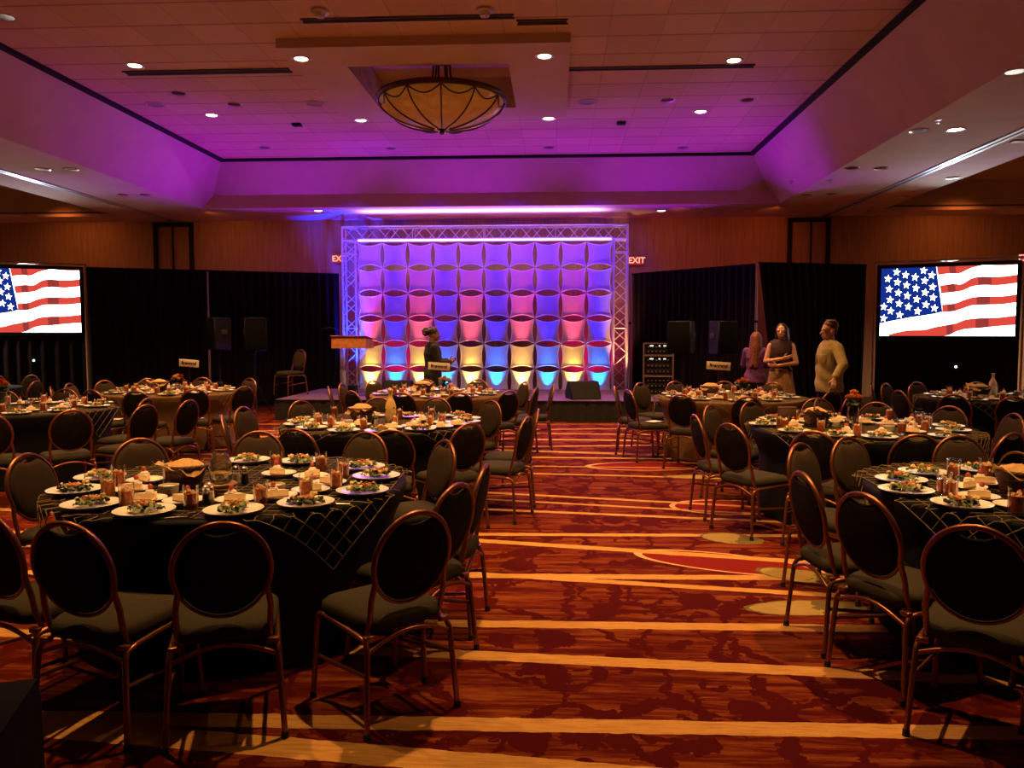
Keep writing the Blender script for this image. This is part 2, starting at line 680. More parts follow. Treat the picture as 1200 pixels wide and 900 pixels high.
# slopes + lips of the tray (thick shells)
def slab(name, prof_pts, m):
    """prof_pts: list of quads, extruded outward as thin solid"""
    b = MB()
    for q in prof_pts:
        b.add(q, [tuple(range(len(q)))])
    o = struct(b.obj(name, m, recalc=False))
    return o


zl = ZS + LIP
kx = SL * LIP / (ZC - ZS)
slab('ceiling_cove_left', [[(tx0, YB, ZS), (tx0, ty1, ZS), (tx0 + kx, ty1, zl), (ux0, uy1, ZC), (ux0, YB, ZC)]], M_plaster)
slab('ceiling_cove_right', [[(tx1, YB, ZS), (tx1, ty1, ZS), (tx1 - kx, ty1, zl), (ux1, uy1, ZC), (ux1, YB, ZC)]], M_plaster)
slab('ceiling_cove_back', [[(tx0, ty1, ZS), (tx1, ty1, ZS), (tx1 - kx, ty1, zl), (tx0 + kx, ty1, zl)],
                           [(tx0 + kx, ty1, zl), (tx1 - kx, ty1, zl), (ux1, uy1, ZC), (ux0, uy1, ZC)]], M_plaster)
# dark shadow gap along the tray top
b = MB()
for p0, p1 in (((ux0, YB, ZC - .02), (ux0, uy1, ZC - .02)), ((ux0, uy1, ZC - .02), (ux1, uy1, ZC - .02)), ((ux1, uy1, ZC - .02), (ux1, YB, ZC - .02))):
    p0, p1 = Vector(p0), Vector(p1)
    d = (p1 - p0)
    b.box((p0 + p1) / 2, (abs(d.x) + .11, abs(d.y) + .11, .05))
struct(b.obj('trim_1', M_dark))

# soffits with recesses of the neighbouring bays
rl = (XL, -9.95, 3.0, 17.7)      # x0,x1,y0,y1 left recess
rr = (6.95, XR, 12.35, 17.75)
b = MB()


def sof(x0, x1, y0, y1):
    b.box(((x0 + x1) / 2, (y0 + y1) / 2, ZS + .05), (x1 - x0, y1 - y0, .1))


sof(tx0, tx1, ty1, YW)
sof(rl[1], tx0, YB, YW)
sof(XL, rl[1], rl[3], YW)
sof(XL, rl[1], YB, rl[2])
sof(tx1, rr[0], YB, YW)
sof(rr[0], XR, rr[3], YW)
sof(rr[0], XR, YB, rr[2])
struct(b.obj('ceiling_soffit', M_plaster))
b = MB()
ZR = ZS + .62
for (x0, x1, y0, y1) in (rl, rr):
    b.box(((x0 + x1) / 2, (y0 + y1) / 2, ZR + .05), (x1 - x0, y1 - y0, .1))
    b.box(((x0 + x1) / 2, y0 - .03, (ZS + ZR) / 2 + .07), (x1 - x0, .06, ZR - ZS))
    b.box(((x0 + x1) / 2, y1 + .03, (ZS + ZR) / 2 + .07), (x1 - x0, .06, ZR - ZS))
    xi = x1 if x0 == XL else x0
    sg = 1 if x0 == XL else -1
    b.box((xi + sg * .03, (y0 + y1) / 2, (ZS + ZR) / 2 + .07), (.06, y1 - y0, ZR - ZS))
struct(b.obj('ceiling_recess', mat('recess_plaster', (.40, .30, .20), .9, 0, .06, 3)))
# closing roof slab above the tray so that no light leaks
struct(MB().box(((XL + XR) / 2, (YW + YB) / 2, 5.75), (XR - XL + .4, YW - YB + .4, .1)).obj('ceiling_slab', M_plaster))

# operable wall tracks
xtl, xtr = -9.05, 6.06
b = MB()
for dx in (-.05, .05):
    b.box((xtl + dx, (YW + YB) / 2, ZS - .008), (.06, YW - YB, .02))
struct(b.obj('trim_2', M_trackm))
b = MB()
for dx in (-.05, .05):
    b.box((xtr + dx, (YW + YB) / 2, ZS - .008), (.06, YW - YB, .02))
struct(b.obj('trim_3', M_trackm))
struct(MB().box((xtl, (YW + YB) / 2, ZS - .004), (.04, YW - YB, .012)).obj('trim_4', M_dark))
struct(MB().box((xtr, (YW + YB) / 2, ZS - .004), (.04, YW - YB, .012)).obj('trim_5', M_dark))
struct(MB().box(((xtr + XR) / 2 + .1, 11.5, ZS - .008), (XR - xtr - .2, .12, .02)).obj('trim_6', M_trackm))
# pocket doors of the tracks on the back wall
for i, (xa, xm, xc) in enumerate(((183, 203, 225), (925, 950, 970))):
    pa, pm, pc = [PY(v, 280, YW).x for v in (xa, xm, xc)]
    b = MB()
    for q in (pa, pc):
        b.box((q, YW - .03, 2.1), (.09, .06, 4.2))
    b.box(((pa + pc) / 2, YW - .03, 4.16), (pc - pa + .09, .06, .09))
    b.box((pm, YW - .02, 2.1), (.03, .04, 4.1))
    struct(b.obj('trim_%d' % (7 + i), M_dark))

# ------------------------------------------------------------------ ceiling fittings
def make_downlight(lit):
    r = empty('recessed_downlight')
    MB().lathe([(.085, 0), (.118, -.012), (.125, -.004), (.125, .0)], 24).obj('trim_ring', M_trimring, r)
    if lit:
        MB().lathe([(0, -.004), (.082, -.003), (.086, .0), (0, .0)], 24).obj('lens', M_lens, r)
    else:
        MB().lathe([(.10, -.003), (.085, -.002), (.06, -.0015), (0, -.001)], 24).obj('reflector', M_can, r)
    return r


M_lens = emission('downlight_lens_lit', (1, .72, .40), 9)
lit_px = [(158, 77), (353, 69), (638, 66), (860, 71), (248, 135), (423, 141), (643, 139), (821, 131)]
lit_low = [(373, 247), (775, 247)]
dim_low = [(1190, 84), (1077, 153), (1120, 152), (998, 197), (1032, 197), (945, 228), (975, 227), (1062, 230), (1116, 208), (1019, 247),
           (50, 198), (83, 198), (144, 228), (170, 228)]
dim_high = [(274, 122), (6, 20), (782, 117), (209, 109), (876, 117), (458, 174), (643, 173), (310, 173), (800, 173)]
protoL, protoD = make_downlight(True), make_downlight(False)
LAMPS = []


def zpanel(x, y):
    return ZP if bx0 < x < bx1 and by0 < y < by1 else ZC


def place_down(proto, first, pts, zfun, label, group):
    pp = []
    for px, py in pts:
        p = PZ(px, py, ZC)
        z = zfun(p.x, p.y)
        p = PZ(px, py, z)
        pp.append((p.x, p.y, z, px, py))
    for i, q in enumerate(pp):
        o = proto if first and i == 0 else dup(proto)
        o.location = q[:3]
        tag(o, label(i, q), 'ceiling light', group)
    return pp


def row_label(txt, pts):
    def f(i, q):
        row = [p for p in pts if abs(p[1] - q[4]) < 16]
        row.sort()
        k = nth(row.index((q[3], q[4])), len(row))
        return (txt % q_row(q)) + (', ' + k if k else '')
    return f


def q_row(q):
    return 'nearer' if q[4] < 100 else 'farther'


LAMPS += place_down(protoL, True, lit_px, zpanel, row_label('lit round downlight in the %s row of the tray ceiling', lit_px), 'lit downlights in the tray ceiling')
LOWL = place_down(protoL, False, lit_low, lambda x, y: ZS, lambda i, q: 'lit round downlight in the low ceiling %s of the stage' % ('left', 'right')[i], 'lit downlights over the stage')
sd = sorted(dim_low)
place_down(protoD, True, sd, lambda x, y: ZS, lambda i, q: 'unlit round downlight in low side ceiling, %s' % (
    nth(i, 14).replace('from left', 'from the left of all fourteen') if True else ''), 'unlit downlights in the low ceiling')
sh = sorted(dim_high)
place_down(protoD, False, sh, zpanel, lambda i, q: 'unlit round fitting in the high tiled ceiling, %s of nine' % nth(i, 9), 'unlit fittings in the tiled ceiling')

# speakers, slots, sprinklers on the ceiling
sp0 = None
for i, (px, py) in enumerate([(182, 122), (368, 121), (688, 119)]):
    p = PZ(px, py, ZC)
    p = PZ(px, py, zpanel(p.x, p.y))
    if sp0 is None:
        sp0 = empty('ceiling_speaker')
        MB().lathe([(.15, 0), (.14, -.012), (.12, -.012), (.12, -.004), (.15, 0)], 24, caps=False).obj('bezel', M_plaster, sp0)
        MB().lathe([(0, -.009), (.06, -.008), (.12, -.004), (.12, 0)], 24).obj('grille', mat('painted_grille', (.30, .24, .22), .7, 0, .5, 200), sp0)
        o = sp0
    else:
        o = dup(sp0)
    o.location = p
    tag(o, 'round perforated speaker grille in the tray ceiling, ' + ('leftmost', 'middle one', 'right of the bowl chandelier')[i], 'ceiling speaker', 'ceiling speakers')
for i, (xa, xb, py, w) in enumerate([(145, 341, 83.5, .13), (668, 881, 78.5, .08), (353, 601, 21, .08), (607, 664, 25, .10)]):
    a, c = PZ(xa, py, ZC), PZ(xb, py, ZC)
    L = (c - a).length
    o = empty('linear_air_diffuser', ((a.x + c.x) / 2, (a.y + c.y) / 2, ZC))
    MB().box((0, 0, -.006), (L, w, .014)).obj('slot', M_dark, o)
    f = MB()
    for s_ in (-1, 1):
        f.box((0, s_ * (w / 2 + .008), -.008), (L + .03, .016, .02))
    f.obj('flange', mat('diffuser_flange', (.10, .06, .04), .6), o)
    tag(o, ('long black air slot in the ceiling tiles left of the bowl chandelier',
            'long black air slot in the ceiling tiles right of the bowl chandelier',
            'long black air slot nearest the camera, left of center',
            'short black air slot nearest the camera, beside the long one')[i], 'air vent', 'black air slots in the ceiling')
for i, (px, py) in enumerate([(348, 145), (728, 143)]):
    p = PZ(px, py, ZC)
    o = empty('ceiling_sensor', (p.x, p.y, ZC))
    MB().rbox((0, 0, -.02), (.15, .13, .04), .008).obj('housing', M_dark, o)
    MB().ell((0, 0, -.042), (.03, .03, .012)).obj('lens', M_rubber, o)
    tag(o, 'small black box sensor on the ceiling %s of the bowl chandelier' % ('left', 'right')[i], 'sensor', 'black ceiling sensors')
dome = None
for i, (px, py) in enumerate([(375, 12), (568, 11)]):
    p = PZ(px, py, ZC)
    if dome is None:
        dome = empty('smoke_detector')
        MB().lathe([(.10, 0), (.10, -.025), (.07, -.035), (0, -.035)], 20).obj('base', M_trimring, dome)
        MB().lathe([(.06, -.035), (.05, -.075), (0, -.085)], 20).obj('dome', M_bowl, dome)
        o = dome
    else:
        o = dup(dome)
    o.location = (p.x, p.y, ZC)
    tag(o, 'round ceiling detector at the top edge, ' + ('left', 'right')[i] + ' one of two', 'smoke detector', 'ceiling detectors')
spk = None
pts = sorted([(1099, 140), (973, 211), (927, 212)])
for i, (px, py) in enumerate(pts):
    p = PZ(px, py, ZS)
    if spk is None:
        spk = empty('ceiling_sprinkler')
        MB().lathe([(.035, 0), (.05, -.006), (.03, -.014), (0, -.014)], 16).obj('escutcheon', M_trimring, spk)
        MB().cyl((0, 0, -.012), (0, 0, -.05), .008).lathe([(0, -.05), (.018, -.048), (.018, -.045), (0, -.044)], 12).obj('deflector', M_steel, spk)
        o = spk
    else:
        o = dup(spk)
    o.location = (p.x, p.y, ZS)
    tag(o, 'small sprinkler head in the low right ceiling, %s of three' % nth(i, 3).replace('second from left', 'middle'), 'sprinkler', 'sprinkler heads')

# ------------------------------------------------------------------ bowl chandelier
chx, chy = (wx0 + wx1) / 2 + .06, 11.1
ch = empty('bowl_chandelier', (chx, chy, 0))
tag(ch, 'large amber glass bowl chandelier with bronze straps under the ceiling', 'chandelier')
zr, rad, zb = 4.80, .86, 4.40
M_amber = bpy.data.materials.new('amber_alabaster_glass')
M_amber.use_nodes = True
t = NT(M_amber)
bs = t.N['Principled BSDF']
nz = t.noise(t.coord(), 3.5, 4, .6, 'Fac', 1.2)
ac = t.ramp(nz, [(.3, (.42, .13, .015)), (.7, (.56, .21, .03))])
t.L.new(ac, bs.inputs['Base Color'])
t.L.new(ac, bs.inputs['Emission Color'])
bs.inputs['Emission Strength'].default_value = .16
bs.inputs['Roughness'].default_value = .25
prof = []
for k in range(13):
    a = PI / 2 * k / 12
    prof.append((rad * math.sin(a), zr - (zr - zb) * (math.cos(a) ** 1.15 if k < 12 else 0)))
inner = [(max(0, r_ - .012), z_ + .012) for r_, z_ in reversed(prof)]
MB().lathe(prof + inner, 48, caps=False).obj('glass_bowl', M_amber, ch)
rb = MB()
rb.lathe([(rad - .02, zr - .03), (rad + .035, zr - .035), (rad + .05, zr), (rad + .035, zr + .035), (rad - .02, zr + .03), (rad - .02, zr - .03)], 48, caps=False)
rb.obj('rim', M_bronze, ch)
for k in range(12):
    a = 2 * PI * k / 12 + .13
    MB().tube([(1.012 * r_ * math.cos(a), 1.012 * r_ * math.sin(a), z_ - .008) for r_, z_ in prof[1:]], .011, 6).obj('strap', M_bronze, ch)
for k in range(12):
    a0 = 2 * PI * k / 12 + .13
    pts = []
    for j in range(11):
        u = j / 10
        a = a0 + 2 * PI / 12 * u
        drop = .16 * 4 * u * (1 - u) * .62
        z_ = zr - .03 - drop
        rr_ = rad * math.sin(math.acos(min(1, max(0, ((zr - z_) / (zr - zb)) ** (1 / 1.15)))))
        pts.append(((rr_ + .012) * math.cos(a), (rr_ + .012) * math.sin(a), z_))
    MB().tube(pts, .010, 6).obj('swag', M_bronze, ch)
MB().lathe([(0, zb - .07), (.03, zb - .06), (.045, zb - .035), (.03, zb - .015), (.07, zb - .005), (.07, zb + .02), (0, zb + .03)], 16).obj('finial', M_bronze, ch)
for k in range(6):
    a = 2 * PI * k / 6
    MB().tube([(.11 * math.cos(a), .11 * math.sin(a), ZW - .12), (.12 * math.cos(a), .12 * math.sin(a), ZW - .3), (.2 * math.cos(a), .2 * math.sin(a), zr + .05), (.6 * math.cos(a), .6 * math.sin(a), zr + .03), (rad * math.cos(a), rad * math.sin(a), zr)], .014, 6).obj('rod', M_bronze, ch)
MB().lathe([(0, ZW), (.2, ZW), (.19, ZW - .05), (.12, ZW - .08), (.12, ZW - .15), (0, ZW - .15)], 20).obj('canopy', M_bronze, ch)

# ------------------------------------------------------------------ stage
ZD = .38
sx0, sx1, sy0, sy1 = -5.15, 2.3, 14.25, 17.08
st = empty('stage_platform', ((sx0 + sx1) / 2, (sy0 + sy1) / 2, 0))
tag(st, 'low carpeted stage with black skirt in front of the lit backdrop', 'stage')
MB().box((0, 0, ZD - .03), (sx1 - sx0, sy1 - sy0, .06)).obj('deck', M_deck, st)
b = MB()


def skirtf(u, v):
    L1, L2 = sx1 - sx0, sy1 - sy0
    per = L1 + 2 * L2
    s_ = u * per
    if s_ < L2:
        x, y = -L1 / 2, L2 / 2 - s_
        nx, ny = -1, 0
    elif s_ < L2 + L1:
        x, y = -L1 / 2 + (s_ - L2), -L2 / 2
        nx, ny = 0, -1
    else:
        x, y = L1 / 2, -L2 / 2 + (s_ - L2 - L1)
        nx, ny = 1, 0
    o = .015 + .012 * math.sin(s_ * 30) * (1 - v * .7)
    return (x + nx * o, y + ny * o, v * (ZD - .005))


b.grid(skirtf, 500, 3)
b.obj('skirt', M_stageskirt, st, recalc=False)
MB().box((0, -(sy1 - sy0) / 2 - .012, ZD - .02), (sx1 - sx0, .02, .035)).obj('nosing', M_black, st)

# truss
def truss(name, p0, p1, w, label, up):
    """box truss: four chords, lacing, end plates; p0,p1 centre line"""
    p0, p1 = Vector(p0), Vector(p1)
    d = (p1 - p0).normalized()
    u = Vector(up)
    v = d.cross(u)
    o = empty(name, p0)
    L = (p1 - p0).length
    cr = [(u * a + v * c) * (w / 2) for a in (-1, 1) for c in (-1, 1)]
    for c in cr:
        MB().cyl(c, c + d * L, .024, n=10).obj('chord', M_alum, o)
    n = int(round(L / .27))
    for (i, j) in ((0, 1), (1, 3), (3, 2), (2, 0)):
        b = MB()
        pts = []
        for k in range(n + 1):
            pts.append((cr[i] if k % 2 == 0 else cr[j]) + d * (L * k / n))
        for a, c in zip(pts[:-1], pts[1:]):
            b.cyl(a, c, .009, n=6)
        for k in range(0, n + 1, 6):
            b.cyl(cr[i] + d * (L * k / n), cr[j] + d * (L * k / n), .009, n=6)
        b.obj('lacing', M_alum, o)
    for e in (0, L):
        b = MB()
        for (i, j) in ((0, 1), (1, 3), (3, 2), (2, 0)):
            b.cyl(cr[i] + d * e, cr[j] + d * e, .022, n=8)
        b.obj('end_frame', M_alum, o)
    tag(o, label, 'truss', 'lighting truss frame')
    return o


YT = 17.85
TW = .30
tL = PY(411, 300, YT).x
tR = PY(727, 300, YT).x
ztop = PY(560, 274, YT).z
truss('truss_tower', (tL, YT, .02), (tL, YT, ztop - TW / 2), TW, 'upright box truss left of the backdrop, lit blue', (1, 0, 0))
truss('truss_tower', (tR, YT, .02), (tR, YT, ztop - TW / 2), TW, 'upright box truss right of the backdrop, lit amber near its foot', (1, 0, 0))
truss('truss_beam', (tL - TW / 2, YT, ztop), (tR + TW / 2, YT, ztop), TW, 'horizontal box truss along the top of the backdrop', (0, 0, 1))

# backdrop panels 10 x 6
YP = 17.62
px0, px1 = PY(418, 300, YP).x, PY(718, 300, YP).x
pw = (px1 - px0) / 10
ptop = PY(560, 283.5, YP).z
ph = PY(560, 313.5, YP).z
ph = ptop - ph
hem_mesh = None
sag = .078


def panel_fn(u, v):
    x, z = u * 2 - 1, v * 2 - 1
    X = x * (pw / 2 - .0112) * (1 - .17 * (1 - z * z))
    Z = z * (ph / 2 - .0112) * (1 - .27 * (1 - x * x))
    # saddle: sides roll back, top and bottom roll forward
    Y = .06 * (x * x)
    return (X, Y, Z)


pm = MB().grid(panel_fn, 16, 16)
panel_me = pm.mesh('fabric_panel', M_fabricwhite, recalc=False)
hb = MB()
edge_pts = [panel_fn(i / 16, 0) for i in range(16)] + [panel_fn(1, i / 16) for i in range(16)] + \
    [panel_fn(1 - i / 16, 1) for i in range(16)] + [panel_fn(0, 1 - i / 16) for i in range(16)]
hb.tube(edge_pts, .0105, 6, closed=True)
hem_me = hb.mesh('piping', M_hem)
rows = ['top', 'second', 'third', 'fourth', 'fifth', 'bottom']
for r_ in range(6):
    for c_ in range(10):
        o = empty('hanging_fabric_panel', (px0 + (c_ + .5) * pw, YP, ptop - (r_ + .5) * ph))
        link('fabric', panel_me, o)
        link('piping', hem_me, o)
        tag(o, 'square stretch fabric backdrop panel, %s row, %s' % (rows[r_], nth(c_, 10)), 'backdrop panel', 'backdrop panels')
# dark scrim behind panels
# bright led bar over the panels
M_led = emission('led_batten_glow', (.85, .42, 1), 3.2)
o = empty('led_batten', ((px0 + px1) / 2, YP + .02, ptop + .045))
MB().box((0, .03, .02), (px1 - px0, .05, .06)).obj('housing', M_alum, o)
MB().box((0, -.004, .0), (px1 - px0 - .06, .02, .04)).obj('diffuser', M_led, o)
tag(o, 'long glowing white light bar along the top of the panels', 'light bar')

# up-light cans behind the stage edge
par = empty('par_uplight')
MB().tube([(0, 0, .08), (0, 0, .10), (0, 0, .24), (0, 0, .26)], [.05, .085, .10, .10], 16).obj('can', M_blackbox, par)
MB().tube([(.12, 0, .16), (.12, 0, .02), (.08, 0, .01), (-.08, 0, .01), (-.12, 0, .02), (-.12, 0, .16)], .012, 6).obj('yoke', M_blackbox, par)
M_lensA = emission('amber_led_lens', (1, .55, .12), 6)
M_lensB = emission('blue_led_lens', (.02, .15, 1), 6)
for c_ in range(10):
    x = px0 + (c_ + .5) * pw
    o = par if c_ == 0 else dup(par)
    o.location = (x, YP - .17, 0)
    tag(o, '%s uplight can behind the stage, %s under the backdrop panels' % (('amber', 'blue')[c_ % 2], nth(c_, 10)), 'uplight', 'uplights under the backdrop')
for o in [q for q in COL.objects if q.get('category') == 'uplight']:
    mm = M_lensA if 'amber' in o['label'] else M_lensB
    MB().lathe([(0, .262), (.085, .262), (.085, .268), (0, .268)], 16).obj('lens', mm, o)


def spot(name, loc, target, col, power, angle, blend=.5, size=.05):
    l = bpy.data.lights.new(name, 'SPOT')
    l.color = col
    l.energy = power
    l.spot_size = R(angle)
    l.spot_blend = blend
    l.shadow_soft_size = size
    o = bpy.data.objects.new(name, l)
    COL.objects.link(o)
    o.location = loc
    d = Vector(target) - Vector(loc)
    o.rotation_euler = d.to_track_quat('-Z', 'Y').to_euler()
    return o


def area(name, loc, target, col, power, sx, sy):
    l = bpy.data.lights.new(name, 'AREA')
    l.shape = 'RECTANGLE'
    l.size, l.size_y = sx, sy
    l.color = col
    l.energy = power
    o = bpy.data.objects.new(name, l)
    COL.objects.link(o)
    o.location = loc
    d = Vector(target) - Vector(loc)
    o.rotation_euler = d.to_track_quat('-Z', 'Y').to_euler()
    return o


AMB, BLU = (1, .52, .07), (0, .17, 1)
for c_ in range(10):
    x = px0 + (c_ + .5) * pw
    a = c_ % 2 == 0
    spot('uplight_beam', (x, YP - .20, .27), (x, YP, .64), AMB if a else BLU, 380 if a else 400, 50, 1, .03)
    spot('uplight_wide', (x, YP - .42, .30), (x, YP + .02, 2.3), (1, .06, .18) if a else (0, .0, 1), 560 if a else 640, 23, 1, .05)
# wash of the backdrop from the truss and of the strip above it; unseen violet ceiling fills are added
for i, x in enumerate((-4.3, -2.6, -.9, .8)):
    spot('truss_wash', (x, 15.2, 4.1), (x, YP, 3.3), (.06, .0, 1), 300, 56, 1, .15)
area('ceiling_strip_wash', ((px0 + px1) / 2, 17.35, 4.06), ((px0 + px1) / 2, 17.3, 4.3), (.6, .3, 1), 110, 5.2, .06)
spot('ceiling_blue_wash', (-3.6, 16.8, .55), (-3.4, 15.3, 4.8), (.0, .01, 1), 300, 26, 1, .08)
for x, tx_ in ((-4.6, -7.6), (1.4, 4.7)):  # added violet fill on the coves in place of backdrop bounce
    spot('cove_violet_fill', (x, 16.7, .55), (tx_, 12.8, 4.8), (.40, .0, 1), 420, 62, 1, .1)
for x in (-4.4, -1.6, 1.2):  # added unseen spots for the violet bounce off the backdrop
    spot('ceiling_violet_fill', (x, 16.7, .55), (x * 1.4 + .4, 15.0, 5.1), (.34, .0, 1), 820, 70, 1, .1)
for x, w_ in ((-3.5, -.65), (.5, .65)):
    spot('wall_magenta_wash', (x, 17.95, .3), (x + w_, YW, 2.9), (1, .0, .35), 85, 120, 1, .1)
for x in (-3.2, .3):
    spot('truss_floor_wash', (x, 17.45, 3.86), (x + .6, 12.6, 0), (.7, .05, 1), 620, 64, 1, .12)
spot('soffit_cool_fill', (7.6, 15.95, 2.95), (6.4, 11.2, ZS), (.72, .85, 1), 210, 84, 1, .15)  # added cool fill on the soffits, standing in for projector light
spot('soffit_cool_fill', (-11.4, 16.6, 2.95), (-9.4, 11.8, ZS), (.72, .85, 1), 210, 84, 1, .15)
spot('tower_blue', (tL + .1, YT - .5, .42), (tL, YT, 2.6), (.0, .02, 1), 4200, 45, 1, .04)
spot('tower_amber', (tR + .05, YT - .45, .42), (tR, YT, 1.9), (1, .42, .16), 300, 45, 1, .04)

# ------------------------------------------------------------------ room lamps
WARM = (1, .50, .17)
for (x, y, z, px, py) in LAMPS:
    spot('downlight_lamp', (x, y, z - .03), (x, y, 0), WARM, 540 if y < 11 else 780, 105, .7, .07)
for x, y in ((-13.5, 9.0), (-13.5, 14.5), (10.6, 8.2), (10.8, 14.8)):
    spot('bay_lamp', (x, y, ZS - .06), (x, y, 0), (1, .66, .38), 1500, 140, .8, .1)
    o = dup(protoL, (x, y, ZS if not (rl[0] < x < rl[1] and rl[2] < y < rl[3] or rr[0] < x < rr[1] and rr[2] < y < rr[3]) else ZR))
    for k in ('label', 'category', 'group'):
        if k in o:
            del o[k]
    tag(o, 'lit round downlight of the neighbouring bay ceiling', 'ceiling light', 'lit downlights in the side bays')
for x in (-11.2, -7.6, -5.4, 2.6, 4.6, 8.6):  # added fill to brighten the back wall, no such fittings there
    spot('back_wall_fill', (x, YW - 1.5, ZS - .03), (x, YW, 3.0), (1, .24, .045) if abs(x) > 6 else (1, .15, .03), 34, 130, 1, .08)
for (x, y, z, px, py) in LOWL:
    spot('downlight_lamp', (x, y, z - .03), (x, y, 0), WARM, 16, 95, .7, .07)
for y, e in ((7.1, 580), (4.5, 820), (2.0, 6)):
    for x in (-5.2, -3.05, -.13, 2.2):
        spot('downlight_lamp', (x, y, ZC - .03), (x, y + .3, 0), WARM, e, 84, .8, .07)
        o = dup(protoL, (x, y, ZC))
        for k in ('label', 'category', 'group'):
            if k in o:
                del o[k]
        tag(o, 'lit round downlight above the near tables', 'ceiling light', 'lit downlights above the near tables')

# ------------------------------------------------------------------ pipe and drape
def drape(label, p0, p1, ztop, zbot=.03, fold=.16, amp=.045, slant=0, name='drape'):
    """pleated curtain hung on a rail between two points (plan)"""
    p0, p1 = Vector((p0[0], p0[1], 0)), Vector((p1[0], p1[1], 0))
    d = p1 - p0
    L = d.length
    d.normalize()
    n = Vector((-d.y, d.x, 0))
    o = empty(name, (p0 + p1) / 2)
    mid = (p0 + p1) / 2
    ph_ = random.uniform(0, 6)

    def fn(u, v):
        s = u * L
        z = ztop + (zbot - ztop) * v
        s2 = s
        if slant:
            s2 = slant * v * (1 - u) + s * (1 - slant * v * (1 - u) * 0)
            s2 = s + slant * v * (1 - u)
        a = amp * (.5 + .5 * v)
        off = a * math.sin(s / fold * 2 * PI + ph_ + .5 * math.sin(s * 3.1)) + .015 * math.sin(s * 4.7 + v * 2)
        q = p0 + d * s2 + n * off - mid
        return (q.x, q.y, z)
    MB().grid(fn, max(40, int(L / .028)), 6).obj('curtain', M_drape, o, recalc=False, ang=80)
    MB().cyl(p0 - mid + Vector((0, 0, ztop + .0)), p1 - mid + Vector((0, 0, ztop + .0)), .018, n=8).obj('rail', M_drape, o)
    tag(o, label, 'curtain', 'black drapes')
    return o


def pole(px, y, h, label):
    x = PY(px, 400, y).x
    o = empty('drape_pole', (x, y, 0))
    MB().cyl((0, 0, .012), (0, 0, h * .62), .024, n=12).obj('lower_tube', M_pole, o)
    MB().cyl((0, 0, h * .62), (0, 0, h), .019, n=12).obj('upper_tube', M_pole, o)
    MB().rbox((0, 0, h * .62), (.06, .06, .05), .01).obj('clamp', M_black, o)
    MB().rbox((0, 0, .008), (.30, .30, .016), .004).obj('base_plate', M_rack, o)
    tag(o, label, 'pole', 'drape poles')
    return o


dz = PY(742, 318, 17.0).z
dl0, dl1 = PY(97, 310, 15.35), PY(397, 318, 17.45)
drape('long black drape left of the stage behind the speakers', (dl0.x, 15.45), (dl1.x, 17.45), dz)
dr0, dr1 = PY(741, 318, 17.0), PY(884, 309, 15.6)
drape('black drape right of the backdrop behind the equipment rack', (dr0.x + .08, 17.95), (dr1.x, 15.55), PY(800, 313.5, 16.2).z)
de0, de1 = PY(889, 309, 15.5), PY(1044, 306, 15.0)
drape('black drape behind the standing people, its left edge pulled aside', (de0.x, 15.5), (de1.x, 16.15), PY(960, 309, 15.4).z + .03, slant=.42)
pole(245, 15.95, 2.85, 'thin metal drape pole behind the left loudspeakers')
pole(738, 17.36, dz + .02, 'metal drape pole at the right end of the backdrop')
pole(885.5, 15.35, PY(885, 309, 15.35).z + .02, 'metal drape pole at the gap left of the standing people')

# ------------------------------------------------------------------ flag screens
M_swhite = emission('projected_white', (1, .97, .90), 5.0)
M_sred = emission('projected_red', (.80, .075, .05), .95)
M_sred2 = emission('projected_dark_red', (.36, .045, .04), .9)
M_sblue = emission('projected_blue', (.008, .03, .28), .95)


def catmull(p, n=6):
    out = []
    for i in range(len(p) - 1):
        a, b_, c, d = p[max(0, i - 1)], p[i], p[i + 1], p[min(len(p) - 1, i + 2)]
        for k in range(n):
            t_ = k / n
            out.append(tuple(.5 * (2 * b_[j] + (c[j] - a[j]) * t_ + (2 * a[j] - 5 * b_[j] + 4 * c[j] - d[j]) * t_ ** 2 + (3 * b_[j] - a[j] - 3 * c[j] + d[j]) * t_ ** 3) for j in (0, 1)))
    out.append(p[-1])
    return out


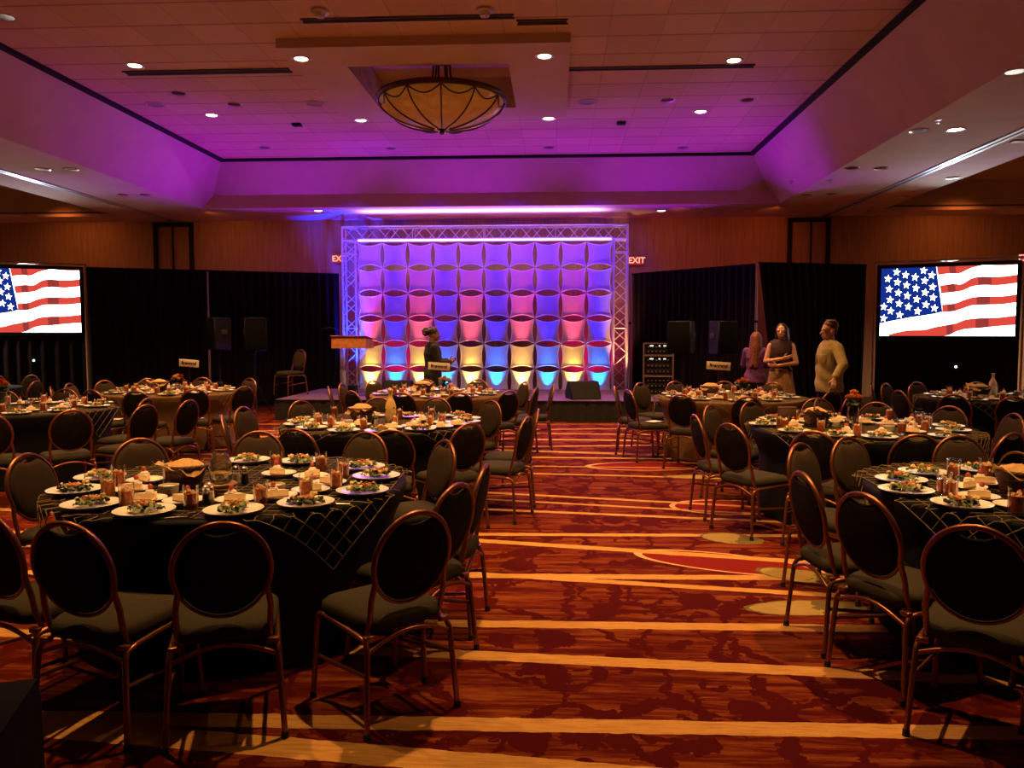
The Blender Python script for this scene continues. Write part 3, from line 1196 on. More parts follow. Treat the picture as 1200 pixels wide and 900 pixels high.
def flag_screen(a, c, zb_, zt_, label, skirtside):
    """a, c: plan points of the left and right edges of the picture"""
    a, c = Vector((a[0], a[1], 0)), Vector((c[0], c[1], 0))
    d = (c - a)
    W = d.length
    d.normalize()
    H = zt_ - zb_
    o = empty('projection_screen', (a + c) / 2, math.atan2(d.y, d.x))
    # local frame: x along the screen, -y towards the audience
    X0, X1 = -W / 2, W / 2
    U = lambda px: X0 + (px - 232) / (1130 - 232) * W
    V = lambda py: zb_ + (585 - py) / (585 - 131) * H
    b = MB()
    b.m = 0
    b.add([(X0, 0, zb_), (X1, 0, zb_), (X1, 0, zt_), (X0, 0, zt_)], [(0, 1, 2, 3)])

    def strip(up, lo, m, y):
        up, lo = catmull(up), catmull(lo)
        n = 40
        def at(c_, t_):
            x = c_[0][0] + (c_[-1][0] - c_[0][0]) * t_
            for q, w in zip(c_[:-1], c_[1:]):
                if q[0] <= x <= w[0] + 1e-6:
                    f = (x - q[0]) / max(1e-6, w[0] - q[0])
                    return (x, q[1] + (w[1] - q[1]) * f)
            return c_[-1]
        ring_u = [at(up, k / n) for k in range(n + 1)]
        ring_l = [at(lo, k / n) for k in range(n + 1)]
        for k in range(n):
            mx = (ring_u[k][0] + ring_u[k + 1][0]) / 2
            # folds of the cloth: two darker bands where the flag ripples
            b.m = m + (1 if (880 < mx < 965 or 690 < mx < 735) else 0)
            b.add([(U(p[0]), y, V(p[1])) for p in (ring_l[k], ring_l[k + 1], ring_u[k + 1], ring_u[k])], [(0, 1, 2, 3)])
    strip([(612, 131), (760, 131), (905, 131)], [(622, 185), (700, 177), (760, 179), (830, 150), (905, 131)], 1, -.002)
    strip([(945, 131), (1040, 131), (1130, 131)], [(945, 132), (1040, 137), (1130, 135)], 1, -.002)
    strip([(637, 255), (720, 245), (780, 248), (840, 215), (900, 203), (980, 207), (1060, 205), (1130, 197)],
          [(647, 305), (720, 300), (790, 290), (850, 265), (920, 258), (1000, 262), (1060, 258), (1130, 250)], 1, -.002)
    strip([(655, 380), (740, 372), (800, 350), (860, 335), (940, 330), (1040, 332), (1130, 322)],
          [(660, 427), (730, 425), (790, 408), (850, 388), (930, 385), (1040, 383), (1130, 372)], 1, -.002)
    strip([(290, 578), (420, 550), (540, 545), (600, 530), (680, 515), (760, 500), (810, 480), (900, 470), (1010, 468), (1130, 455)],
          [(300, 585), (420, 585), (540, 585), (690, 584), (760, 555), (820, 540), (900, 535), (1000, 525), (1060, 520), (1130, 515)], 1, -.002)
    b.m = 3
    cp = [(232, 131), (608, 131), (660, 426), (600, 440), (520, 452), (440, 462), (330, 482), (232, 501)]
    b.add([(U(p[0]), -.003, V(p[1])) for p in cp], [tuple(range(len(cp)))[::-1]])
    b.m = 0
    for sx_, sy_ in [(340, 157), (402, 178), (468, 195), (525, 152), (580, 185), (280, 200), (347, 225), (411, 246), (534, 220), (476, 267), (588, 262),
                     (290, 270), (355, 296), (418, 317), (539, 298), (594, 331), (298, 342), (484, 341), (363, 368), (428, 390), (547, 378), (606, 402),
                     (305, 417), (493, 420), (369, 444), (258, 466), (256, 388)]:
        pts = []
        for k in range(10):
            rr_ = 28 if k % 2 == 0 else 12
            an = -PI / 2 + PI * k / 5 + .12
            pts.append((U(sx_ + rr_ * math.cos(an)), -.004, V(sy_ + rr_ * math.sin(an))))
        ctr = (U(sx_), -.004, V(sy_))
        b.add(pts + [ctr], [(10, (k + 1) % 10, k) for k in range(10)])
    b.obj('picture', [M_swhite, M_sred, M_sred2, M_sblue], o, recalc=False, weld=False)
    # frame and legs
    f = .07
    fb = MB()
    fb.box((0, .02, zt_ + f / 2), (W + 2 * f, .05, f)).box((0, .02, zb_ - f / 2), (W + 2 * f, .05, f))
    fb.box((X0 - f / 2, .02, (zb_ + zt_) / 2), (f, .05, H)).box((X1 + f / 2, .02, (zb_ + zt_) / 2), (f, .05, H))
    fb.obj('border', M_drape, o)
    MB().box((0, .05, (zb_ + zt_) / 2), (W + f, .012, H + f)).obj('backing', M_drape, o)
    for x in (X0 - f - .045, X1 + f + .045):
        MB().box((x, .02, (zt_ + .14) / 2), (.035, .035, zt_ + .14)).obj('upright', M_pole, o)
        MB().box((x, .02, .02), (.05, .7, .03)).obj('foot', M_pole, o)
    MB().box((0, .02, zt_ + .12), (W + 2 * f + .12, .035, .035)).obj('crossbar', M_pole, o)

    def fn(u, v):
        s = (u - .5) * (W + 2 * f)
        return (s, .03 + .02 * math.sin(s * 26 + .8 * math.sin(s * 5)), zb_ - f + (.04 - zb_ + f) * v)
    MB().grid(fn, 160, 4).obj('skirt', M_drape, o, recalc=False, ang=80)
    lp = U(762)
    MB().lathe([(0, 0), (.022, 0), (.022, .01), (0, .01)], 12).obj('projector_glow', M_spark, o, loc=(lp, -.012, V(787)))
    COL.objects[-1].rotation_euler[0] = PI / 2
    COL.objects[-1]['label'] = 'small blue white point of light below the picture'
    tag(o, label, 'screen', 'flag screens')
    return o


M_spark = emission('projector_point', (.55, .9, 1), 4)
zt_, zb_ = PY(1032, 315, 15.7).z, PY(1032, 393.5, 15.7).z
a_, c_ = PY(1032, 350, 15.7), PY(1191, 350, 14.75)
flag_screen((a_.x, a_.y), (c_.x, c_.y), zb_, zt_, 'projection screen showing an American flag at the right', 1)
cR = PY(94, 350, 16.45)
ang = math.atan2(.43, 1)
W_ = math.hypot(c_.x - a_.x, c_.y - a_.y)
zt2, zb2 = PY(94, 316.5, 16.45).z, PY(94, 389.5, 16.45).z
flag_screen((cR.x - W_ * math.cos(ang), cR.y - W_ * math.sin(ang)), (cR.x, cR.y), zb2, zt2, 'projection screen showing an American flag at the left, cut by the picture edge', -1)
# glow of each screen on the ceiling and seats in front of it comes from the picture and the added soffit fill

# ------------------------------------------------------------------ exit signs
M_exitbox = mat('exit_housing', (.30, .06, .05), .5, 0, .05)
M_exitface = emission('exit_red_face', (.75, .03, .03), .55)
M_exitlet = emission('exit_letters', (1, .45, .35), 1.2)


def text_mesh(body, size, m, name, bold=.0):
    cu = bpy.data.curves.new(name, 'FONT')
    cu.body = body
    cu.size = size
    cu.align_x = 'CENTER'
    cu.align_y = 'CENTER'
    cu.extrude = .0015
    cu.offset = bold
    o = bpy.data.objects.new('tmp_text', cu)
    COL.objects.link(o)
    dg = bpy.context.evaluated_depsgraph_get()
    me = bpy.data.meshes.new_from_object(o.evaluated_get(dg))
    bpy.data.objects.remove(o)
    me.name = name
    me.materials.clear()
    me.materials.append(m)
    return me


ex_me = text_mesh('EXIT', .19, M_exitlet, 'exit_lettering', .004)
exf = MB().rbox((0, 0, 0), (.34, .05, .22), .012).mesh('exit_housing', M_exitbox)
exg = MB().box((0, -.027, 0), (.31, .004, .19)).mesh('exit_face', M_exitface)
for px, py, lb in ((746, 305.5, 'red lit EXIT sign on the wall right of the truss'), (399, 303.5, 'red lit EXIT sign half hidden by the left truss'),
                   (1203, 302.5, 'red lit EXIT sign at the right picture edge')):
    p = PY(px, py, YW - .04)
    o = empty('exit_sign', p)
    link('housing', exf, o)
    link('face', exg, o)
    q = link('lettering', ex_me, o, (0, -.0315, 0))
    q.rotation_euler[0] = PI / 2
    tag(o, lb, 'exit sign', 'exit signs')

# ------------------------------------------------------------------ loudspeakers, rack, wedges, lectern
def speaker(px, pytop, pybot, Y, yaw, wid, label):
    zt, zb = PY(px, pytop, Y).z, PY(px, pybot, Y).z
    x = PY(px, 400, Y).x
    o = empty('loudspeaker', (x, Y, zb), yaw)
    h = zt - zb
    b = MB()
    w, dp = wid, .36
    # tapered cabinet: narrower at the back
    vs = []
    for z in (0, h):
        vs += [(-w / 2, -dp / 2, z), (w / 2, -dp / 2, z), (w * .36, dp / 2, z), (-w * .36, dp / 2, z)]
    b.add(vs, [(0, 1, 5, 4), (1, 2, 6, 5), (2, 3, 7, 6), (3, 0, 4, 7), (0, 3, 2, 1), (4, 5, 6, 7)])
    me = b.mesh('cabinet', M_blackbox)
    bm = bmesh.new()
    bm.from_mesh(me)
    bmesh.ops.bevel(bm, geom=bm.edges[:], offset=.015, segments=2, affect='EDGES')
    bm.to_mesh(me)
    bm.free()
    link('cabinet', me, o)
    MB().rbox((0, -dp / 2 - .004, h / 2), (w * .9, .012, h * .93), .004).obj('grille', M_grille, o)
    for sx_ in (-1, 1):
        MB().rbox((sx_ * w * .455, .02, h * .55), (.012, .12, .10), .004).obj('handle', M_rubber, o)
    tag(o, label, 'loudspeaker', 'loudspeakers on stands')
    s = empty('speaker_stand', (x, Y, 0), yaw)
    MB().cyl((0, 0, .2), (0, 0, zb), .019, n=10).obj('pole', M_blackbox, s)
    MB().rbox((0, 0, .62), (.08, .08, .07), .012).obj('collar', M_rubber, s)
    MB().cyl((0, 0, zb - .02), (0, 0, zb), .05, n=12).obj('top_plate', M_blackbox, s)
    for k in range(3):
        a = 2 * PI * k / 3 + .4
        MB().tube([(.03 * math.cos(a), .03 * math.sin(a), .62), (.36 * math.cos(a), .36 * math.sin(a), .014)], .013, 8).obj('leg', M_blackbox, s)
        MB().tube([(.02 * math.cos(a), .02 * math.sin(a), .25), (.205 * math.cos(a), .205 * math.sin(a), .28)], .008, 6).obj('brace', M_blackbox, s)
    tag(s, label.replace('loudspeaker', 'tripod stand under the loudspeaker'), 'speaker stand', 'tripod speaker stands')
    return o


speaker(257, 372, 410, 15.0, -.75, .42, 'black loudspeaker left of the stage, left one of the pair')
speaker(298, 372, 411, 15.2, .55, .42, 'black loudspeaker left of the stage, nearer the stage')
speaker(800, 376, 414, 13.6, -.55, .42, 'black loudspeaker behind the reserved table, beside the rack')
speaker(846, 376, 415, 14.1, .45, .42, 'black loudspeaker behind the reserved table, right one of the pair')

# equipment rack on the stage edge
xr_ = PY(774, 420, 15.6).x
rk = empty('equipment_rack', (xr_ - .03, 15.7, ZD + .004), -.12)
z = 0
for hh in (.38, .40, .24):
    b = MB()
    w, dp, th = .56, .5, .02
    b.box((-w / 2 + th / 2, 0, z + hh / 2), (th, dp, hh)).box((w / 2 - th / 2, 0, z + hh / 2), (th, dp, hh))
    b.box((0, 0, z + th / 2), (w, dp, th)).box((0, 0, z + hh - th / 2), (w, dp, th)).box((0, dp / 2 - th / 2, z + hh / 2), (w, th, hh))
    k = b.obj('case', M_rack, rk)
    eb = MB()
    for sx_ in (-1, 1):
        eb.box((sx_ * (w / 2), -dp / 2, z + hh / 2), (.025, .025, hh))
    eb.box((0, -dp / 2, z + hh - .008), (w, .025, .022)).box((0, -dp / 2, z + .008), (w, .025, .022))
    eb.obj('edge_trim', M_edge, k)
    n = 3 if hh > .3 else 2
    for j in range(n):
        zz = z + .03 + (hh - .06) * (j + .5) / n
        u_ = MB().rbox((0, -.19, zz), (w - .06, .08, (hh - .06) / n - .012), .005).obj('rack_unit', M_blackbox, k)
        kb = MB()
        for q in range(6):
            kb.cyl((-.19 + .075 * q, -.23, zz), (-.19 + .075 * q, -.25, zz), .014, n=10)
        kb.obj('knob', M_edge, u_)
        if hh < .3 and j == 1 or hh == .40 and j == 2:
            lb_ = MB()
            for q, ww in ((-.13, .07), (.02, .03), (.12, .05)):
                lb_.box((q, -.232, zz + .02), (ww, .006, .022))
            lb_.obj('indicator_light', emission('rack_display_glow', (.75, .9, .6), 1.6), u_)
    z += hh
tag(rk, 'black equipment rack of three stacked cases with lit displays', 'equipment rack')


def wedge(px, Y, yaw, w, label):
    x = PY(px, 460, Y).x
    o = empty('stage_monitor', (x, Y, ZD), yaw)
    pr = [(-.25, 0), (.22, 0), (.25, .10), (.08, .33), (-.12, .33)]
    b = MB()
    vs = [(-w / 2, y, z) for y, z in pr] + [(w / 2, y, z) for y, z in pr]
    n = len(pr)
    b.add(vs, [tuple(range(n))[::-1], tuple(range(n, 2 * n))] + [(i, (i + 1) % n, n + (i + 1) % n, n + i) for i in range(n)])
    me = b.mesh('cabinet', M_blackbox)
    bm = bmesh.new()
    bm.from_mesh(me)
    bmesh.ops.bevel(bm, geom=bm.edges[:], offset=.012, segments=2, affect='EDGES')
    bm.to_mesh(me)
    bm.free()
    link('cabinet', me, o)
    d = Vector((0, -.17, .23)).normalized()
    M = Matrix.Rotation(math.atan2(.23, -.17) - PI / 2 + PI / 2, 3, 'X')
    g = MB()
    a0, a1 = Vector((0, .25, .10)), Vector((0, .08, .33))
    nn = Vector((0, .23, .17)).normalized() * .006
    g.add([tuple(Vector((sx_ * w * .46, 0, 0)) + a0.lerp(a1, tt) + nn) for tt in (.08, .92) for sx_ in (-1, 1)], [(0, 1, 3, 2)])
    g.obj('grille', M_grille, o)
    MB().rbox((w / 2 + .002, -.02, .17), (.008, .14, .05), .003).obj('handle', M_rubber, o)
    tag(o, label, 'stage monitor', 'floor monitors')


wedge(683, 14.75, .25, .56, 'black wedge stage monitor at the right front of the stage')
wedge(468, 14.75, -.1, .5, 'black wedge stage monitor behind the reserved table by the woman')

lx = PY(413.5, 402, 15.3).x
lc = empty('lectern', (lx, 15.3, ZD), -.12)
zt = PY(413, 395.5, 15.3).z - ZD
zb3 = PY(413, 408, 15.3).z - ZD
b = MB()
w, d0 = .70, .45
hh = zt - zb3
vs = [(-w / 2, -d0 / 2, zb3), (w / 2, -d0 / 2, zb3), (w / 2, d0 / 2, zb3), (-w / 2, d0 / 2, zb3),
      (-w / 2, -d0 / 2, zt), (w / 2, -d0 / 2, zt), (w / 2, d0 / 2, zt - .06), (-w / 2, d0 / 2, zt - .06)]
b.add(vs, [(0, 3, 2, 1), (4, 5, 6, 7), (0, 1, 5, 4), (1, 2, 6, 5), (2, 3, 7, 6), (3, 0, 4, 7)])
b.obj('top', M_wood, lc)
MB().box((0, -.02, zt - .0), (w + .02, d0 + .02, .012), Matrix.Rotation(-math.atan2(.06, d0), 3, 'X')).obj('reading_board', M_wood, lc)
M_acry = glassy('clear_acrylic', (.97, .97, .98), .12)
for sx_ in (-1, 1):
    MB().box((sx_ * .2, 0, zb3 / 2 + .02), (.016, .3, zb3 - .04)).obj('acrylic_side', M_acry, lc)
MB().box((0, -.145, zb3 / 2 + .02), (.384, .012, zb3 - .04)).obj('acrylic_front', M_acry, lc)
MB().rbox((0, 0, .012), (.56, .42, .024), .006).obj('base', M_acry, lc)
MB().rbox((-.02, .02, .11), (.16, .16, .17), .01).obj('power_box', M_blackbox, lc)
tag(lc, 'lectern with wooden top on a clear acrylic stand left of the panels', 'lectern')
mc = empty('gooseneck_microphone', (lx - .22, 15.42, ZD + zt + .012))
MB().tube([(0, 0, 0), (-.01, 0, .06), (-.10, 0, .13), (-.27, .0, .19), (-.36, 0, .17)], .006, 6).obj('gooseneck', M_stand, mc)
MB().cap((-.36, 0, .17), (-.42, 0, .155), .012, .016).obj('capsule', M_grille, mc)
MB().lathe([(0, 0), (.03, 0), (.03, .012), (0, .015)], 12).obj('base', M_stand, mc)
tag(mc, 'thin gooseneck microphone reaching left from the lectern top', 'microphone')

# ------------------------------------------------------------------ banquet chair
HC = .905
LEAN = math.tan(R(12))


def byz(z):
    return -.185 - (z - .43) * LEAN


def make_chair():
    o = empty('banquet_chair')
    # seat cushion: superellipse slab, domed
    b = MB()
    W2, D2 = .225, .225

    def rim(a, k=1.0, wx=1.0):
        c, s = math.cos(a), math.sin(a)
        e = .42
        x = W2 * k * math.copysign(abs(c) ** e, c)
        y = D2 * k * math.copysign(abs(s) ** e, s)
        x *= 1 - .10 * (.5 - y / (2 * D2))
        return x, y
    prof = [(.90, .405), (.98, .412), (1.0, .432), (.985, .455), (.90, .472), (.6, .480), (.0, .483)]
    n = 36
    vs, fs = [], []
    for k, z in prof:
        for i in range(n):
            x, y = rim(2 * PI * i / n, max(k, .001))
            vs.append((x, y, z - .012 * max(0, (y / D2)) ** 3 * (1 if k > .5 else 0)))
    m = len(prof)
    for j in range(m - 1):
        for i in range(n):
            fs.append((j * n + i, j * n + (i + 1) % n, (j + 1) * n + (i + 1) % n, (j + 1) * n + i))
    fs.append(tuple(range(n))[::-1])
    b.add(vs, fs)
    b.obj('seat', M_seat, o, ang=60)
    # back: oval ring + uprights
    zc, hz, hx = .70, .195, .188
    ring = []
    for i in range(40):
        a = 2 * PI * i / 40
        x, z = hx * math.cos(a), zc + hz * math.sin(a)
        ring.append((x, byz(z), z))
    # main tube: from seat rail up over the top and down
    pts = [(-.178, byz(.40) + .015, .395), (-.180, byz(.46), .46), (-.184, byz(.54), .54)]
    for i in range(23):
        a = PI + .42 - (PI + .84) * i / 22
        x, z = hx * math.cos(a), zc + hz * math.sin(a)
        pts.append((x, byz(z), z))
    pts += [(.184, byz(.54), .54), (.180, byz(.46), .46), (.178, byz(.40) + .015, .395)]
    MB().tube(pts, .0125, 8).obj('back_frame', M_frame, o, ang=80)
    low = []
    for i in range(17):
        a = PI + .3 + (PI - .6) * i / 16
        x, z = hx * math.cos(a), zc + hz * math.sin(a)
        low.append((x, byz(z), z))
    MB().tube(low, .008, 6).obj('lower_rim', M_frame, o, ang=80)
    # padded back with a hand gap under the top of the ring
    b = MB()
    n = 40

    def outl(a, k):
        x, z = (hx - .010) * k * math.cos(a), (hz - .010) * k * math.sin(a)
        top = .148 + .02 * (x / hx) ** 2
        notch = math.exp(-(x / .075) ** 4)
        if z > 0:
            lim = (hz - .010) - .036 * notch
            z = min(z, lim * k + (0 if k < .9 else 0))
        return x, zc + z
    front = [(1.0, 0), (.97, .016), (.86, .026), (.5, .031), (.001, .033)]
    back = [(1.0, 0), (.97, -.010), (.86, -.015), (.001, -.017)]
    for lst, nm, mm in ((front, 'backrest', M_pad), (back, 'back_panel', M_back)):
        vs, fs = [], []
        for k, off in lst:
            for i in range(n):
                x, z = outl(2 * PI * i / n, k)
                vs.append((x, byz(z) + off, z))
        for j in range(len(lst) - 1):
            for i in range(n):
                fs.append((j * n + i, j * n + (i + 1) % n, (j + 1) * n + (i + 1) % n, (j + 1) * n + i))
        bb = MB().add(vs, fs)
        if nm == 'backrest':
            par_ = bb.obj(nm, mm, o, ang=70)
            par_['label'] = 'olive padded front of the backrest'
        else:
            q = bb.obj(nm, mm, par_, ang=70)
            q['label'] = 'black outer side of the backrest'
    # legs and rails
    for s in (-1, 1):
        fr, rr_ = Vector((s * .205, .20, .385)), Vector((s * .208, -.205, .375))
        MB().tube([fr + Vector((0, -.05, .012)), fr + Vector((0, -.015, .006)), fr, fr + Vector((s * .002, .012, -.03)), (s * .222, .235, .012)], .0125, 8).obj('leg', M_frame, o, ang=80)
        MB().tube([rr_ + Vector((0, .05, .012)), rr_ + Vector((0, .015, .006)), rr_, rr_ + Vector((s * .003, -.014, -.03)), (s * .232, -.245, .012)], .0125, 8).obj('leg', M_frame, o, ang=80)
        MB().tube([fr + Vector((0, -.045, .012)), rr_ + Vector((0, .045, .012))], .0125, 8).obj('side_rail', M_frame, o)
        MB().tube([(s * .213, .217, .20), (s * .219, -.222, .245)], .009, 6).obj('stretcher', M_frame, o)
        for q in ((s * .222, .235), (s * .232, -.245)):
            MB().cyl((q[0], q[1], 0), (q[0], q[1], .028), .0165, .0145, 10).obj('foot_cap', M_rubber, o)
        MB().rbox((s * .19, -.20, .392), (.05, .03, .022), .005).obj('bracket', M_frame, o)
    arch = [(-.211 + .422 * i / 12, -.218, .34 + .055 * math.sin(PI * i / 12)) for i in range(13)]
    MB().tube(arch, .010, 6).obj('rear_arch', M_frame, o, ang=80)
    MB().tube([(-.205, .20, .375), (.205, .20, .375)], .010, 6).obj('front_rail', M_frame, o)
    for c in o.children_recursive:
        c.data.transform(Matrix.Diagonal((.95, 1, .985, 1)))
    return o


CHAIR0 = make_chair()
chair_n = [0]


def put_chair(x, y, yaw, label, group, z=0):
    """x, y: where the top of the back stands; yaw: heading the sitter faces (0 = +Y)"""
    o = CHAIR0 if chair_n[0] == 0 else dup(CHAIR0)
    chair_n[0] += 1
    off = Vector((0, byz(HC), 0))
    off.rotate(Euler((0, 0, yaw)))
    o.location = (x - off.x, y - off.y, z)
    o.rotation_euler[2] = yaw
    tag(o, label, 'chair', group)
    return o


TABLES = {
    'A': (-1.76, 4.30, 'front left table', 'black'),
    'B': (-1.64, 7.30, 'middle left table', 'black'),
    'C': (-5.85, 8.40, 'left edge table', 'black'),
    'D': (-5.45, 10.95, 'far left reserved table', 'tan'),
    'E': (-1.62, 10.75, 'stage front reserved table', 'tan'),
    'F': (2.62, 4.30, 'front right table', 'black'),
    'G': (2.66, 7.08, 'middle right table', 'black'),
    'H': (2.26, 10.45, 'right reserved table', 'tan'),
    'I': (5.65, 10.45, 'far right table', 'black'),
    'J': (-9.15, 11.5, 'farthest left table', 'black'),
}
# back tops: (px, py) measured, or (px, 'n'/'f') on the near / far side of the ring; third value turns the chair
CH_PX = {
    'A': [(70, 606), (258, 607), (490, 594), (543, 558), (565, 536), (523, 521), (430, 511), (302, 510), (160, 515), (26, 534), (-28, 590)],
    'B': [(345, 500), (467, 500), (553, 493), (611, 486), (630, 478), (574, 471), (352, 470), (443, 467), (512, 467), (262, 484), (285, 477)],
    'C': [(5, 485), (100, 482), (164, 472), (183, 467), (165, 461), (105, 459), (32, 459)],
    'D': [(149, 'n'), (228, 'n'), (283, 'n'), (58, 'n'), (99, 'n'), (82, 'f'), (125, 'f'), (168, 'f'), (237, 'f'), (293, 'f')],
    'E': [(470, 'n'), (542, 'n'), (597, 'n'), (384, 'n'), (411, 'n'), (400, 'f'), (437, 'f'), (498, 'f'), (560, 'f'), (616, 'f'), (634, 'n'), (642, 'n')],
    'F': [(1010, 573), (941, 545), (938, 527), (994, 518), (1117, 517), (1181, 608), (1262, 560)],
    'G': [(873, 495), (947, 501), (1067, 505), (815, 484), (838, 475), (877, 472), (963, 465), (1033, 472), (1111, 477), (1180, 487), (1188, 503)],
    'H': [(733, 'n'), (799, 'n'), (877, 'n'), (722, 'n'), (752, 'f'), (790, 'f'), (848, 'f'), (907, 'f'), (960, 455), (991, 458)],
    'I': [(1057, 'n'), (1132, 'n'), (1171, 'n'), (1021, 'n'), (1038, 'f'), (1073, 'f'), (1145, 'f')],
    'J': [(5, 'f'), (28, 'f'), (43, 'n')],
}
RB = 1.44
CHAIRS = []
for k, lst in CH_PX.items():
    cx, cy, nick, kind = TABLES[k]
    for e in lst:
        px, py = e[0], e[1]
        if isinstance(py, str):
            d = ray(px, 440)
            d = Vector((d.x, d.y)).normalized()
            c = Vector((cx, cy))
            tca = d.dot(c)
            m2 = c.length_squared - tca * tca
            if m2 < RB * RB:
                h_ = math.sqrt(RB * RB - m2)
                q = d * (tca - h_ if py == 'n' else tca + h_)
            else:
                q = d * tca
        else:
            p = PZ(px, py, HC)
            q = Vector((p.x, p.y))
            v = q - Vector((cx, cy))
            L = v.length
            q = Vector((cx, cy)) + v / L * min(1.85, max(1.37, L))
            if L < 1.37:   # keep the measured column, move along the sight line
                d = ray(px, 440)
                d = Vector((d.x, d.y)).normalized()
                c = Vector((cx, cy))
                tca = d.dot(c)
                m2 = c.length_squared - tca * tca
                if m2 < 1.38 ** 2:
                    h_ = math.sqrt(1.38 ** 2 - m2)
                    near = abs(tca - h_ - p.xy.length) < abs(tca + h_ - p.xy.length)
                    q = d * (tca - h_ if near else tca + h_)
        v = Vector((cx, cy)) - q
        yaw = math.atan2(-v.x, v.y) + R(random.uniform(-7, 7)) + (R(e[2]) if len(e) > 2 else 0)
        if k == 'H' and px == 960:
            q, yaw = Vector((3.42, 9.98)), R(30)
        if k == 'H' and px == 991:
            q, yaw = Vector((3.42, 9.36)), R(46)
        CHAIRS.append([k, px, q.x, q.y, yaw])
# nudge apart any pair that stands too close
def seat(c):
    return Vector((c[2], c[3])) + Vector((-math.sin(c[4]), math.cos(c[4]))) * .25


for it in range(90):
    for i in range(len(CHAIRS)):
        a = CHAIRS[i]
        for j in range(i):
            b = CHAIRS[j]
            v = seat(a) - seat(b)
            L = v.length
            lim = .465 if a[0] in 'AF' and b[0] in 'AF' else .575
            if L < lim:
                w = v / max(L, .01) * (lim - L) * .3
                a[2] += w.x
                a[3] += w.y
                b[2] -= w.x
                b[3] -= w.y
        for k, t_ in TABLES.items():
            v = seat(a) - Vector((t_[0], t_[1]))
            L = v.length
            tl = 1.115 if k in 'AF' else 1.15
            if L < tl and a[1] != 960:
                w = v / L * (tl - L)
                a[2] += w.x
                a[3] += w.y
for k in TABLES:
    cx, cy, nick, kind = TABLES[k]
    mine = [c for c in CHAIRS if c[0] == k]
    for side in ('near', 'far'):
        row = sorted([c for c in mine if (c[3] < cy) == (side == 'near')], key=lambda c: proj((c[2], c[3], .9))[0])
        for i, c in enumerate(row):
            nn = nth(i, len(row))
            put_chair(c[2], c[3], c[4], 'oval backed chair on the %s side of the %s%s' % (side, nick, ', ' + nn if nn else ''),
                      'banquet chairs round the ' + nick)
p = PY(353, 428, 15.6)
put_chair(p.x, 15.6, 2.6, 'lone oval backed chair standing on the left of the stage', 'chair on the stage', ZD)

# ------------------------------------------------------------------ tables
RT, ZT = .915, .76


def table_root():
    o = empty('round_banquet_table')
    MB().lathe([(0, ZT - .03), (RT - .02, ZT - .03), (RT - .01, ZT - .02), (RT - .01, ZT - .008), (RT - .02, ZT - .002), (0, ZT - .002)], 48).obj('tabletop', M_slice, o)
    for k in range(4):
        a = PI / 4 + PI / 2 * k
        MB().tube([(.5 * math.cos(a), .5 * math.sin(a), ZT - .03), (.55 * math.cos(a), .55 * math.sin(a), 0)], .014, 8).obj('leg', M_pole, o)
    return o


def cloth_mesh(m, seed):
    rnd = random.Random(seed)
    ph = [rnd.uniform(0, 6.3) for _ in range(4)]
    b = MB()
    nu, nv = 144, 10
    prof = []
    vs = []
    rings = [(0.0, ZT + .003), (.5, ZT + .003), (RT - .015, ZT + .003), (RT + .001, ZT - .002), (RT + .005, ZT - .02)]
    n = nu
    for r_, z_ in rings:
        for i in range(n):
            a = 2 * PI * i / n
            vs.append((max(r_, .001) * math.cos(a), max(r_, .001) * math.sin(a), z_))
    for j in range(1, nv + 1):
        v = j / nv
        z_ = ZT - .02 - v * (ZT - .035)
        for i in range(n):
            a = 2 * PI * i / n
            f = math.sin(15 * a + ph[0] + .9 * math.sin(3 * a + ph[1])) * .6 + .4 * math.sin(23 * a + ph[2])
            sm_ = min(1, v * 3.2)
            sm_ = sm_ * sm_ * (3 - 2 * sm_)
            r_ = RT + .006 - .082 * sm_ + .010 * sm_ * f
            vs.append((r_ * math.cos(a), r_ * math.sin(a), z_))
    rows_ = len(rings) + nv
    fs = [(j * n + i, j * n + (i + 1) % n, (j + 1) * n + (i + 1) % n, (j + 1) * n + i) for j in range(rows_ - 1) for i in range(n)]
    b.add(vs, fs)
    return b.mesh('tablecloth', m, ang=75, recalc=False)


def net_mesh(half=.87, n=24):
    b = MB()

    def drp(x, y):
        r_ = math.hypot(x, y)
        a = math.atan2(y, x)
        if r_ <= RT + .012:
            return (x, y, ZT + .0075)
        s = r_ - RT - .012
        # each corner folds inwards as it hangs
        ca = round((a - PI / 4) / (PI / 2)) * PI / 2 + PI / 4
        k = min(1, s / .42)
        a2 = ca + (a - ca) * (1 + .15 * k) + .03 * math.sin(a * 9) * k
        r2 = RT + .05 + .012 * math.sin(a * 11) * k + .012
        return (r2 * math.cos(a2), r2 * math.sin(a2), ZT + .0055 - max(0, s - .02))
    for d in (0, 1):
        n2 = 4 * n
        for i in range(n + 1):
            t_ = -half + 2 * half * i / n
            pts = []
            for j in range(n2 + 1):
                s = -half + 2 * half * j / n2
                pts.append(drp(t_, s) if d else drp(s, t_))
            b.tube(pts, .0023, 4)
    return b.mesh('net', M_net, ang=80, recalc=False, weld=False)


